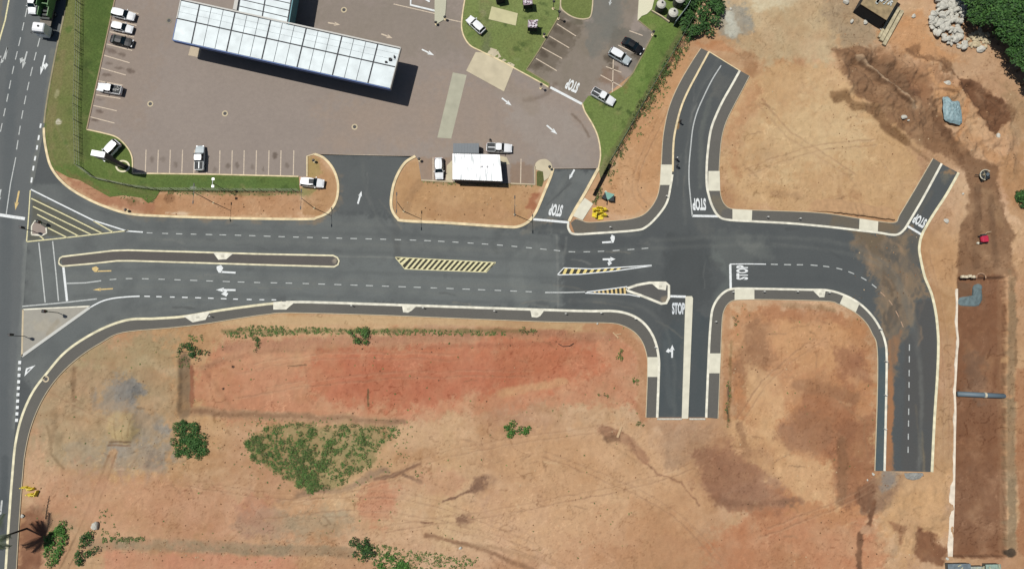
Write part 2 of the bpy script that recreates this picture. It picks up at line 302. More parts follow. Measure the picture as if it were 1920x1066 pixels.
DIRT = [
 # south-west clearing
 ([(40, 640), (330, 620), (340, 780), (330, 880), (80, 900), (40, 800)], (160, 136, 102), 40, .7, None, 14),
 ([(140, 640), (330, 640), (330, 690), (180, 690), (120, 670)], (163, 141, 103), 16, .6, None, 10),
 ([(420, 640), (640, 625), (1000, 616), (1150, 622), (1200, 650), (1200, 760), (1000, 760), (760, 790), (420, 790), (355, 740), (370, 690)], (182, 126, 92), 14, .85, None, 10),
 ([(600, 655), (800, 645), (1000, 640), (1120, 650), (1130, 690), (1050, 730), (900, 742), (760, 765), (640, 760), (560, 720)], (176, 108, 76), 18, .8, None, 14),
 ([(800, 640), (1130, 636), (1100, 655), (850, 660)], (183, 118, 86), 8, .6, None, 10),
 ([(640, 668), (820, 668), (1000, 680), (940, 740), (760, 760), (620, 740)], (170, 100, 72), 18, .4, None, 14),
 ([(420, 650), (640, 634), (1000, 624), (1150, 632)], (158, 112, 84), 10, .6, 16, 8),
 ([(355, 770), (480, 778), (620, 785), (740, 792)], (158, 124, 92), 8, .75, 18, 6),
 ([(345, 672), (348, 720), (346, 770)], (128, 104, 78), 8, .85, 24, 6),
 ([(357, 690), (360, 760)], (140, 92, 66), 5, .85, 9, 4), ([(362, 770), (440, 776), (600, 782), (760, 790)], (138, 104, 76), 5, .7, 8, 6), ([(372, 690), (440, 660), (640, 645), (900, 636)], (168, 122, 90), 5, .6, 8, 6),
 ([(138, 690), (139, 750)], (128, 100, 72), 5, .7, 9, 4),
 (ell(240, 733, 26, 20), (108, 107, 103), 10, .95, None, 8), (ell(225, 745, 40, 34), (140, 130, 116), 18, .75, None, 10),
 (ell(262, 800, 50, 34), (150, 136, 116), 20, .6, None, 12), (ell(255, 855, 70, 32), (148, 134, 116), 22, .75, None, 12),
 (ell(160, 850, 40, 30), (152, 136, 112), 20, .5, None, 12), (ell(306, 802, 18, 10), (140, 132, 120), 6, .7, None, 6),
 (ell(231, 800, 30, 32), (176, 150, 106), 7, .85, None, 5), ([(205, 828), (245, 828)], (122, 96, 70), 3, .8, 3, 2), ([(203, 834), (243, 835)], (130, 100, 74), 3, .7, 3, 2),
 ([(218, 785), (219, 822)], (140, 112, 76), 3, .6, 2, 2), ([(236, 785), (232, 822)], (140, 112, 76), 3, .6, 2, 2), ([(252, 775), (244, 815)], (140, 112, 76), 3, .6, 2, 2),
 (ell(285, 862, 14, 16), (128, 110, 92), 8, .6, None, 6), (ell(152, 910, 20, 16), (165, 152, 122), 6, .5, None, 6),
 ([(88, 800), (98, 850), (122, 880)], (126, 102, 72), 4, .6, 6, 5), ([(104, 770), (92, 850)], (145, 118, 86), 4, .5, 10, 5),
 ([(210, 850), (170, 960), (118, 1066)], (172, 136, 100), 6, .8, 16, 4), ([(203, 852), (160, 965), (112, 1066)], (128, 98, 70), 3, .55, 3, 3), ([(216, 850), (178, 965), (128, 1066)], (128, 98, 70), 3, .55, 3, 3),
 ([(40, 955), (80, 950), (85, 1010), (70, 1090), (28, 1090)], (128, 88, 64), 8, .85, None, 5), (ell(75, 955, 18, 12), (122, 96, 72), 8, .7, None, 6),
 ([(90, 960), (160, 950), (140, 1000), (95, 1000)], (150, 128, 96), 12, .5, None, 8),
 # lower band
 ([(190, 1030), (560, 1040), (570, 1090), (190, 1090)], (186, 130, 98), 10, .75, None, 8),
 ([(170, 1018), (330, 1022), (520, 1030), (660, 1036)], (142, 122, 94), 8, .7, 20, 6),
 ([(60, 880), (300, 890), (460, 940), (480, 1010), (200, 1010), (60, 960)], (184, 136, 102), 26, .6, None, 14),
 (ell(480, 970, 30, 34), (180, 118, 90), 20, .6, None, 12), (ell(500, 985, 60, 30), (152, 130, 104), 22, .45, None, 12),
 (ell(600, 985, 70, 26), (158, 138, 108), 22, .6, None, 12), (ell(710, 945, 40, 40), (178, 118, 86), 16, .6, None, 14), (ell(830, 905, 40, 22), (176, 128, 96), 14, .5, None, 10),
 ([(560, 925), (640, 918), (720, 880)], (142, 114, 88), 9, .75, 12, 8), ([(700, 900), (760, 882), (790, 870)], (120, 88, 66), 4, .7, 6, 5), ([(755, 890), (790, 905)], (122, 92, 70), 4, .7, 6, 4),
 ([(878, 922), (890, 897), (918, 888), (936, 898), (920, 912), (895, 926)], (124, 92, 70), 5, .9, None, 6), ([(832, 940), (860, 930), (885, 918)], (120, 88, 66), 3, .8, 4, 5),
 (ell(872, 972, 16, 10), (130, 96, 72), 5, .8, None, 6), ([(790, 978), (812, 980)], (126, 90, 66), 3, .8, 4, 3),
 ([(800, 1005), (870, 1018), (960, 1050), (1000, 1066)], (136, 100, 72), 6, .8, 8, 6), ([(860, 1020), (950, 1030), (1060, 1062)], (150, 116, 84), 6, .5, 8, 6),
 ([(940, 820), (1180, 800), (1330, 930), (1320, 1066), (1040, 1066), (900, 960)], (190, 148, 108), 36, .8, None, 20),
 (ell(1200, 1000, 110, 50), (178, 132, 94), 30, .5, None, 16), ([(1040, 1020), (1330, 1000), (1330, 1090), (1040, 1090)], (176, 130, 94), 20, .5, None, 16),
 ([(1130, 800), (1175, 815), (1200, 860), (1235, 890), (1280, 900), (1310, 950)], (136, 98, 72), 3, .65, 2.8, 8), ([(1128, 806), (1180, 826), (1210, 862)], (140, 98, 72), 8, .6, 16, 6),
 (ell(1145, 822, 16, 8), (118, 86, 62), 5, .7, None, 5), ([(1235, 795), (1340, 795), (1330, 860), (1250, 880)], (158, 124, 94), 14, .6, None, 8),
 # lower right reds
 ([(1330, 850), (1400, 800), (1440, 840), (1500, 930), (1490, 960), (1420, 950), (1340, 930), (1310, 900)], (150, 108, 80), 18, .7, None, 16),
 ([(1330, 930), (1490, 950), (1430, 970), (1340, 950)], (122, 84, 60), 8, .7, None, 10),
 ([(1500, 900), (1640, 880), (1660, 1090), (1330, 1090), (1350, 990)], (176, 120, 84), 26, .75, None, 16),
 ([(1370, 580), (1440, 575), (1620, 600), (1640, 700), (1640, 960), (1560, 990), (1480, 960), (1450, 850), (1380, 790), (1366, 700)], (176, 124, 84), 12, .85, None, 12),
 ([(1400, 600), (1430, 590), (1450, 650), (1445, 720), (1400, 740), (1375, 700)], (138, 98, 68), 14, .75, None, 12),
 ([(1460, 600), (1550, 590), (1600, 620), (1590, 690), (1500, 700), (1455, 650)], (188, 140, 96), 16, .7, None, 14),
 ([(1420, 575), (1560, 580), (1600, 620), (1560, 605), (1440, 596)], (156, 104, 70), 8, .6, None, 9), ([(1470, 570), (1560, 580)], (140, 110, 78), 5, .5, 10, 6),
 ([(1560, 660), (1620, 650), (1630, 720), (1570, 700)], (142, 96, 68), 10, .65, None, 10), ([(1500, 740), (1600, 720), (1600, 860), (1530, 870), (1480, 800)], (148, 100, 70), 18, .6, None, 14),
 ([(1560, 800), (1640, 770), (1640, 900), (1600, 960), (1560, 920)], (138, 94, 66), 12, .65, None, 12), (ell(1500, 870, 40, 30), (188, 140, 98), 18, .6, None, 12),
 ([(1440, 730), (1500, 700), (1480, 780), (1440, 800)], (190, 142, 100), 14, .6, None, 10),
 ([(1640, 890), (1700, 890), (1690, 930), (1650, 960), (1610, 960)], (140, 108, 82), 8, .8, None, 6), ([(1655, 880), (1690, 885), (1680, 912), (1650, 925)], (132, 122, 110), 5, .7, None, 5),
 ([(1640, 940), (1630, 985), (1616, 1000), (1612, 1066)], (112, 76, 52), 4, .9, 9, 5), (ell(1625, 992, 12, 9), (176, 134, 100), 3, .7, None, 3), ([(1600, 910), (1640, 905), (1645, 950), (1620, 960)], (118, 82, 58), 6, .75, None, 8),
 ([(1690, 890), (1785, 870), (1780, 1000), (1700, 1060), (1650, 980)], (186, 144, 100), 14, .75, None, 10), ([(1668, 975), (1700, 985), (1685, 1020)], (138, 96, 66), 5, .7, None, 6), ([(1720, 985), (1740, 990), (1780, 1030), (1770, 1060), (1715, 1040)], (122, 82, 56), 6, .8, None, 7),
 ([(1780, 560), (1760, 880), (1790, 880)], (172, 136, 98), 8, .5, None, 6), ([(1730, 440), (1800, 440), (1800, 540), (1760, 545)], (186, 144, 102), 8, .7, None, 6),
 ([(1400, 690), (1450, 690), (1470, 750), (1462, 800), (1480, 850), (1560, 870), (1572, 955), (1500, 940), (1440, 890), (1390, 850), (1350, 800), (1400, 790)], (196, 154, 110), 12, .75, None, 14), (ell(1514, 812, 50, 42), (148, 106, 76), 12, .7, None, 12), ([(1500, 725), (1560, 730), (1600, 745)], (142, 102, 72), 8, .6, 24, 10), ([(1575, 830), (1582, 880), (1578, 940)], (128, 92, 64), 7, .7, 18, 9), ([(1560, 740), (1620, 790), (1626, 860)], (150, 110, 78), 3, .6, 4, 6),
 ([(1296, 852), (1330, 838), (1352, 850), (1400, 872), (1396, 900), (1450, 928), (1502, 942), (1450, 952), (1360, 952), (1330, 932), (1318, 890)], (142, 102, 76), 10, .75, None, 12), ([(1335, 940), (1420, 946), (1500, 938)], (124, 88, 64), 6, .35, 12, 8), ([(1385, 800), (1392, 820), (1400, 850)], (150, 112, 80), 6, .6, 14, 8),
 ([(466, 832), (505, 800), (545, 792), (600, 802), (700, 798), (745, 803), (708, 838), (700, 870), (655, 890), (636, 912), (585, 922), (548, 900), (500, 876), (472, 858)], (122, 114, 70), 8, .6, None, 10), (ell(436, 687, 3), (40, 34, 26), 1, .95, None, 1), (ell(418, 729, 2.2), (50, 40, 32), 1, .95, None, 1), ([(540, 686), (574, 684)], (96, 76, 54), 2, .8, 2.5, 3), ([(688, 728), (690, 760)], (70, 72, 44), 2, .8, 3, 2), ([(1060, 715), (1000, 728), (940, 740)], (190, 146, 104), 8, .7, 14, 8),
 # north field
 ([(1380, 150), (1420, 130), (1550, 110), (1640, 200), (1720, 290), (1730, 330), (1680, 412), (1380, 388), (1356, 330), (1358, 260)], (190, 152, 108), 14, .9, None, 14),
 ([(1420, 230), (1560, 160), (1620, 230), (1600, 300), (1470, 340), (1420, 300)], (198, 166, 122), 34, .7, None, 20),
 ([(1360, 260), (1390, 180), (1420, 150), (1430, 180), (1390, 250), (1380, 330)], (172, 124, 86), 14, .6, None, 12), ([(1440, 350), (1500, 360), (1500, 372), (1450, 372)], (160, 124, 88), 6, .6, None, 8), (ell(1440, 290, 26, 20), (166, 130, 94), 14, .4, None, 12), (ell(1590, 370, 30, 12), (160, 118, 82), 10, .5, None, 10),
 ([(1350, -25), (1560, -25), (1600, 60), (1560, 110), (1440, 120), (1380, 100), (1345, 50)], (182, 156, 118), 20, .8, None, 14),
 ([(1350, 20), (1400, 10), (1410, 50), (1380, 80), (1350, 70)], (148, 138, 120), 10, .8, None, 8), (ell(1374, 56, 14, 16), (190, 186, 166), 6, .8, None, 5), (ell(1369, 32, 7, 10), (196, 192, 172), 4, .7, None, 4), ([(1400, -10), (1500, -10), (1480, 15), (1420, 18)], (205, 190, 155), 8, .6, None, 6),
 ([(1380, 100), (1410, 95), (1425, 130), (1410, 150), (1385, 120)], (150, 108, 74), 8, .6, None, 8), ([(1300, 85), (1350, 75), (1380, 100), (1330, 95)], (176, 124, 84), 6, .7, None, 6),
 ([(1540, -20), (1620, -20), (1650, 60), (1640, 95), (1580, 90), (1550, 40)], (158, 134, 104), 14, .8, None, 8),
 ([(1200, 160), (1260, 90), (1300, 95), (1270, 160), (1245, 260), (1235, 370), (1200, 400), (1120, 405), (1110, 390), (1150, 320)], (186, 140, 98), 6, .85, None, 6),
 ([(1720, 95), (1870, 90), (1925, 160), (1925, 200), (1860, 180), (1780, 130)], (178, 140, 104), 10, .7, None, 8), ([(1640, 60), (1730, 20), (1760, 90), (1820, 115), (1760, 125), (1680, 100)], (184, 134, 90), 8, .8, None, 8),
 # wet brown cut and haul track
 ([(1558, 92), (1600, 88), (1650, 100), (1690, 118), (1735, 140), (1745, 165), (1738, 195), (1760, 225), (1792, 265), (1840, 302), (1868, 312), (1872, 350), (1886, 400), (1905, 440), (1896, 470), (1905, 520), (1797, 520), (1796, 470), (1800, 430), (1812, 400), (1816, 350), (1806, 318), (1740, 280), (1680, 240), (1620, 190), (1580, 140)], (128, 94, 66), 5, .92, None, 6),
 ([(1600, 100), (1700, 130), (1740, 170), (1700, 190), (1640, 140)], (108, 78, 54), 10, .7, None, 8), ([(1690, 130), (1740, 160), (1735, 200), (1710, 180)], (112, 74, 50), 8, .6, None, 6),
 ([(1605, 108), (1640, 135), (1665, 155), (1690, 175), (1712, 200)], (172, 142, 110), 4, .9, 8, 4), ([(1660, 95), (1690, 112), (1712, 120)], (178, 142, 104), 4, .8, 6, 4), ([(1612, 118), (1650, 150), (1700, 195)], (84, 58, 38), 3, .7, 5, 4),
 ([(1794, 142), (1826, 150), (1864, 178), (1906, 204), (1897, 226), (1860, 252), (1828, 212), (1802, 174)], (110, 76, 52), 4, .95, None, 5), ([(1745, 110), (1785, 115), (1783, 138), (1765, 140)], (118, 84, 56), 5, .85, None, 6), ([(1690, 95), (1725, 80), (1720, 100)], (124, 86, 56), 4, .6, None, 6),
 ([(1562, 178), (1585, 176), (1600, 200), (1640, 205), (1660, 238), (1700, 266)], (128, 96, 64), 6, .95, 15, 5), (ell(1572, 183, 12, 9), (122, 92, 62), 4, .85, None, 4), ([(1625, 205), (1648, 218), (1664, 240)], (130, 96, 66), 5, .8, 14, 5), ([(1655, 235), (1690, 262), (1740, 300)], (128, 96, 66), 4, .6, 6, 5),
 ([(1640, 95), (1700, 100), (1760, 130), (1790, 200), (1770, 240), (1740, 200), (1700, 150)], (150, 108, 74), 10, .6, None, 12), ([(1745, 190), (1762, 240), (1800, 300)], (96, 66, 44), 6, .6, 16, 9), ([(1800, 232), (1830, 262), (1860, 300)], (176, 132, 92), 7, .7, 12, 8), ([(1700, 96), (1740, 108), (1790, 140)], (112, 78, 52), 5, .7, 8, 9), ([(1740, 128), (1750, 160), (1748, 190)], (178, 132, 90), 4, .7, 5, 6),
 (ell(1775, 175, 24, 16), (188, 138, 92), 6, .8, None, 6), ([(1755, 170), (1790, 178)], (110, 78, 52), 3, .7, 4, 4), ([(1815, 180), (1800, 240), (1790, 262)], (182, 134, 92), 5, .8, 10, 5),
 ([(1826, 345), (1868, 420), (1890, 440), (1880, 400), (1862, 350)], (142, 108, 76), 6, .6, None, 5), ([(1833, 350), (1830, 500)], (100, 72, 50), 6, .5, 14, 4), ([(1858, 370), (1868, 500)], (100, 72, 50), 6, .5, 12, 4),
 ([(1870, 150), (1925, 190), (1925, 290), (1890, 250), (1896, 210)], (152, 122, 88), 10, .6, None, 8), ([(1870, 300), (1925, 260), (1925, 420), (1895, 400)], (166, 124, 84), 8, .7, None, 8),
 # deep terrace on the far right
 ([(1797, 516), (1886, 516), (1886, 1045), (1788, 1045)], (124, 86, 60), 3, .98, None, 2), ([(1820, 650), (1860, 680), (1845, 760), (1815, 740)], (108, 86, 68), 14, .5, None, 8), ([(1880, 520), (1884, 1040)], (134, 98, 70), 3, .7, 8, 2), ([(1890, 500), (1904, 520), (1904, 740), (1890, 740)], (138, 112, 82), 4, .8, None, 3), ([(1886, 745), (1905, 745), (1906, 1030), (1888, 1030)], (140, 116, 86), 4, .8, None, 4),
 ([(1905, 690), (1925, 690), (1925, 1060), (1908, 1030)], (158, 110, 76), 4, .8, None, 4), (ell(1838, 560, 16, 12), (110, 80, 56), 4, .5, None, 3), (ell(1895, 1035, 10, 9), (58, 50, 40), 2, .9, None, 2), (ell(1905, 665, 3, 30), (120, 92, 64), 3, .7, None, 3),
 ([(1800, 528), (1828, 530), (1828, 555), (1800, 555)], (112, 84, 62), 2, .8, None, 2),
 # kerb islands
 ([(590, 290), (630, 330), (632, 370), (600, 406), (566, 400), (575, 360), (578, 300)], (166, 124, 84), 4, .8, None, 3), ([(577, 295), (596, 300), (600, 322), (590, 332), (578, 325)], (150, 132, 76), 5, .8, None, 4),
 ([(560, 352), (590, 356), (582, 368), (560, 366)], (126, 122, 72), 5, .8, None, 4), ([(100, 318), (150, 338), (230, 370), (300, 382), (300, 404), (180, 380)], (158, 108, 78), 5, .8, None, 4), ([(290, 362), (560, 362), (560, 406), (290, 402)], (172, 126, 88), 6, .8, None, 4),
 ([(220, 362), (290, 356), (460, 362), (560, 360)], (128, 110, 70), 5, .8, 8, 5), (ell(250, 376, 14, 8), (122, 90, 58), 4, .7, None, 5), (ell(318, 372, 10, 8), (130, 92, 62), 4, .7, None, 5), ([(312, 398), (360, 397), (350, 404)], (208, 180, 146), 3, .8, None, 3),
 ([(740, 330), (780, 300), (800, 345), (1000, 350), (1015, 340), (990, 415), (960, 422), (760, 410), (738, 390)], (178, 138, 96), 4, .85, None, 4), ([(790, 340), (860, 342), (1000, 346)], (128, 108, 74), 4, .7, 5, 4), ([(1000, 365), (1012, 364), (1000, 395), (988, 390)], (152, 94, 66), 4, .8, None, 3), ([(800, 380), (900, 386), (980, 400), (940, 420), (800, 410)], (166, 124, 86), 8, .5, None, 6), ([(760, 392), (775, 360), (785, 345)], (150, 118, 86), 5, .4, 16, 5),
 ([(60, 660), (52, 760), (45, 860), (40, 960)], (176, 140, 102), 5, .6, 14, 4), ([(420, 602), (700, 598), (1100, 612)], (186, 152, 110), 6, .8, 16, 4), ([(1100, 612), (1160, 616), (1205, 660), (1206, 780)], (170, 122, 86), 8, .8, 18, 5), ([(420, 622), (650, 619), (850, 620), (1000, 622)], (112, 100, 62), 6, .6, 7, 5),
 ([(1362, 575), (1362, 780)], (168, 120, 82), 6, .7, 12, 4), ([(1372, 640), (1366, 790)], (112, 88, 52), 4, .5, 5, 3),
]
for path in ([(480, 980), (700, 962), (900, 1000), (1060, 1062)], [(520, 945), (700, 905), (860, 845), (1150, 800)], [(640, 1000), (900, 965), (1200, 905), (1330, 860)], [(1385, 790), (1450, 700), (1530, 640)], [(1420, 1000), (1560, 950), (1640, 905)], [(1400, 160), (1480, 250), (1600, 330)], [(1385, 330), (1500, 285), (1640, 265)], [(80, 720), (160, 765), (225, 790)], [(1738, 470), (1772, 640), (1776, 860)], [(400, 745), (700, 705), (1000, 700)], [(330, 900), (520, 930), (760, 930), (1000, 1010)], [(980, 840), (1100, 880), (1260, 960), (1360, 1060)], [(420, 700), (600, 668), (860, 668)], [(1220, 400), (1190, 340), (1250, 200)]):   # pairs of tyre ruts
    pth = catmull(path, 5); jx = random.uniform(-6, 6)
    for off in (-5.5, 5.5):
        q = offset_line(pth, off); k0 = random.randrange(0, 3); 
        DIRT.append((q[k0:], (132, 98, 72), 2.2, random.uniform(.2, .4), 2.4, 4)); DIRT.append(([(x+1.5, y+2.2) for x, y in q[k0:]], (206, 170, 132), 2, random.uniform(.12, .25), 1.6, 4))
for i in range(240):        # scraper and tyre scars over the bare earth
    zx, zy, zw, zh = random.choice([(60, 640, 1140, 420), (60, 800, 1260, 266), (1370, 580, 260, 320), (1370, 130, 330, 270), (1320, 800, 470, 260), (1560, 90, 350, 200), (900, 800, 420, 260)])
    x = zx+random.random()*zw; y = zy+random.random()*zh; a = random.gauss(0, .5)+random.choice([0, 0, .5, -.4]); L = random.uniform(4, 34)
    pts = [(x+t*L*math.cos(a+t*.15), y+t*L*math.sin(a+t*.15)) for t in (0, .35, .7, 1)]
    c = random.choice([(122, 88, 60), (134, 98, 70), (142, 108, 80), (204, 172, 130), (196, 158, 116), (120, 92, 66)])
    DIRT.append((pts, c, 2.5, random.uniform(.12, .42), random.uniform(.8, 3.2), 6))
ROADP = [
 ([(52, 360), (60, 350), (110, 345), (1050, 440), (1055, 580), (560, 566), (345, 590), (180, 620), (60, 730), (36, 700), (44, 570)], (104, 108, 106), 8, .9, None, 2),
 ([(60, 470), (1050, 490), (1050, 575), (60, 560)], (110, 115, 113), 18, .5, None, 4),
 ([(600, 292), (776, 295), (738, 340), (736, 395), (640, 400), (634, 345)], (92, 96, 95), 8, .8, None, 2), ([(1037, 318), (1118, 320), (1070, 410), (1000, 412)], (108, 112, 110), 5, .8, None, 2),
 ([(64, 640), (110, 690), (180, 625), (160, 600)], (100, 105, 104), 10, .5, None, 4),
 ([(636, 480), (760, 483)], (138, 140, 132), 2, .5, 2, 1), ([(1044, 440), (1046, 575)], (132, 134, 128), 2, .4, 4, 1), ([(1062, 445), (1050, 520)], (128, 130, 124), 4, .4, 5, 2), ([(740, 400), (744, 480)], (82, 84, 82), 6, .4, 14, 3),
 ([(1250, 440), (1330, 440), (1340, 560), (1240, 620), (1236, 560)], (70, 74, 74), 14, .6, None, 6), ([(1340, 420), (1440, 440), (1450, 490), (1350, 500), (1330, 460)], (104, 108, 104), 12, .5, None, 12), ([(1370, 450), (1430, 455), (1420, 480)], (122, 124, 118), 8, .3, None, 10), ([(1340, 470), (1370, 520), (1340, 560)], (104, 110, 106), 9, .5, 14, 7),
 ([(1160, 470), (1250, 455), (1240, 500), (1170, 510)], (96, 100, 98), 10, .5, None, 8), ([(1300, 420), (1330, 410), (1345, 430), (1320, 455)], (98, 100, 96), 8, .5, None, 6),
 ([(1610, 440), (1690, 440), (1702, 422), (1724, 440), (1722, 480), (1745, 550), (1720, 560), (1716, 600), (1690, 640), (1680, 690), (1664, 760), (1662, 660), (1650, 610), (1645, 550), (1630, 500), (1598, 460)], (130, 112, 90), 9, .85, None, 8),
 ([(1612, 440), (1650, 440), (1660, 480), (1630, 480)], (104, 90, 72), 8, .7, None, 8), ([(1650, 470), (1690, 475), (1680, 500)], (88, 84, 76), 7, .75, None, 8), ([(1672, 440), (1688, 450), (1684, 470), (1660, 465)], (92, 86, 76), 6, .6, None, 6), ([(1655, 590), (1680, 560), (1690, 590), (1665, 625)], (92, 82, 70), 6, .7, None, 7), ([(1660, 500), (1680, 520), (1670, 560), (1650, 530)], (96, 82, 66), 6, .6, None, 7),
 ([(1700, 440), (1722, 440), (1722, 480), (1728, 500), (1705, 500), (1700, 470)], (88, 88, 84), 5, .8, None, 4), ([(1718, 565), (1750, 560), (1757, 620), (1757, 700), (1750, 880), (1690, 880), (1695, 640), (1714, 620)], (82, 82, 80), 4, .95, None, 2), ([(1662, 690), (1676, 700), (1672, 800), (1678, 880), (1660, 884)], (158, 112, 76), 3, .95, None, 4), ([(1664, 640), (1690, 620), (1682, 680), (1668, 720)], (150, 110, 78), 4, .8, None, 5),
 ([(1728, 810), (1732, 884)], (128, 116, 92), 3, .6, 4, 3), ([(1715, 760), (1730, 884)], (104, 98, 86), 3, .5, 4, 3),
 ([(1590, 430), (1650, 440), (1640, 470)], (112, 98, 78), 6, .7, None, 6), ([(1278, 185), (1270, 240)], (150, 112, 66), 3, .9, 5, 4), ([(1262, 250), (1261, 310)], (132, 106, 76), 3, .7, 4, 2),
 ([(1345, 130), (1370, 150), (1350, 185), (1330, 180)], (104, 104, 98), 8, .6, None, 5), ([(1330, 190), (1315, 250), (1312, 350)], (104, 108, 102), 5, .5, 10, 4), ([(1764, 315), (1780, 330), (1770, 345)], (112, 108, 94), 6, .7, None, 4), ([(1745, 360), (1715, 415)], (98, 96, 88), 4, .5, 8, 3),
 ([(1765, 322), (1790, 326), (1780, 316)], (150, 120, 88), 4, .8, None, 3), ([(1000, 405), (1040, 412), (980, 440)], (128, 122, 108), 5, .5, None, 4), ([(375, 410), (420, 411)], (150, 118, 92), 3, .5, 4, 2), ([(850, 420), (930, 427)], (128, 116, 98), 3, .5, 5, 2), ([(940, 430), (925, 455), (932, 470)], (86, 90, 88), 5, .4, 10, 4),
 ([(1000, 460), (960, 500), (975, 560)], (122, 126, 122), 10, .4, 26, 8), ([(1236, 620), (1285, 590), (1280, 782), (1234, 782)], (72, 80, 82), 8, .75, None, 3), ([(1296, 580), (1330, 600), (1324, 782), (1290, 782)], (70, 78, 80), 6, .75, None, 3), ([(1246, 640), (1258, 760)], (92, 98, 98), 6, .4, 10, 3),
 ([(60, 366), (200, 436), (55, 448)], (92, 92, 80), 4, .85, None, 2),
]
for i in range(90):         # mud dragged round the bend, streak by streak
    t = random.random(); x = 1620+random.random()*110; y = 440+random.random()*180; a = 1.0+random.gauss(0, .25)+(y-440)/400; L = random.uniform(10, 50)
    if x < 1598+(y-440)*.5: continue
    ROADP.append(([(x, y), (x+L*.5*math.cos(a), y+L*.5*math.sin(a)), (x+L*math.cos(a+.25), y+L*math.sin(a+.25))], random.choice([(148, 124, 98), (100, 94, 86), (84, 82, 78), (150, 126, 100), (112, 100, 86)]), 4, random.uniform(.2, .55), random.uniform(2, 6), 5))
LANES = [[(262, 420), (600, 428), (900, 436), (1200, 448)], [(262, 455), (640, 464), (1000, 480), (1200, 475)], [(130, 512), (450, 514), (800, 524), (1040, 530)], [(140, 545), (500, 545), (800, 557), (1040, 563)], [(1060, 563), (1160, 565), (1230, 600), (1256, 680), (1256, 780)], [(1308, 780), (1312, 640), (1316, 540), (1312, 420), (1310, 330), (1322, 210), (1368, 130)], [(1276, 420), (1278, 300), (1296, 190), (1340, 110)], [(1200, 460), (1400, 450), (1560, 462), (1660, 500), (1710, 600), (1728, 740), (1722, 880)], [(1380, 520), (1540, 524), (1620, 548), (1680, 640), (1684, 880)], [(680, 295), (690, 360), (740, 440), (900, 456)], [(1078, 318), (1040, 380), (1020, 430)], [(70, 720), (160, 640), (280, 580), (450, 560)], [(90, 280), (130, 360), (260, 415)]]
for ln in LANES:
    for off in (-8, 8):
        pts = catmull([(x+random.uniform(-2, 2), y+off+random.uniform(-2, 2)) if abs(ln[-1][0]-ln[0][0]) > abs(ln[-1][1]-ln[0][1]) else (x+off, y) for x, y in ln], 4); dk = random.random() < .5
        ROADP.append((pts, (80, 84, 84) if dk else (118, 120, 114), 6, .22, 7, 3))
for i in range(46):
    ln = random.choice(LANES); k = random.randrange(len(ln)-1); t = random.random(); x = ln[k][0]*(1-t)+ln[k+1][0]*t+random.uniform(-14, 14); y = ln[k][1]*(1-t)+ln[k+1][1]*t+random.uniform(-10, 10); L = random.uniform(14, 80); a = math.atan2(ln[k+1][1]-ln[k][1], ln[k+1][0]-ln[k][0])+random.gauss(0, .12)
    ROADP.append(([(x, y), (x+L*.5*math.cos(a), y+L*.5*math.sin(a)), (x+L*math.cos(a+.08), y+L*math.sin(a+.08))], random.choice([(64, 66, 66), (128, 128, 122), (134, 128, 114), (70, 72, 72), (120, 120, 116)]), 2, random.uniform(.15, .42), random.uniform(1.2, 4), 3))
for i in range(26): ROADP.append((ell(random.uniform(240, 1640), random.uniform(425, 570), random.uniform(3, 14), random.uniform(2, 6)), random.choice([(74, 76, 76), (126, 124, 116), (66, 68, 68)]), 4, random.uniform(.15, .4), None, 5))
for i in range(40): ROADP.append((ell(K_TOP[60+i*2][0] if 60+i*2 < len(K_TOP) else 300+i*20, (K_TOP[60+i*2][1] if 60+i*2 < len(K_TOP) else 411)+5, random.uniform(3, 14), 4), (140, 120, 96), 4, random.uniform(.1, .45), None, 4))
MAINP = [([(-30, -30), (10, -30), (0, 60), (-30, 100)], (112, 108, 96), 5, .9, None, 2), ([(40, -20), (20, 200), (12, 420), (8, 700), (4, 1090)], (84, 90, 92), 12, .5, 22, 4), ([(100, 95), (84, 220), (60, 340)], (118, 120, 112), 5, .6, 10, 2), ([(50, 455), (44, 575), (36, 700), (30, 800)], (120, 124, 120), 6, .7, 12, 2), ([(10, 860), (4, 1000)], (70, 76, 78), 6, .5, 14, 3), (ell(5, 985, 6, 10), (66, 72, 66), 4, .6, None, 3)]
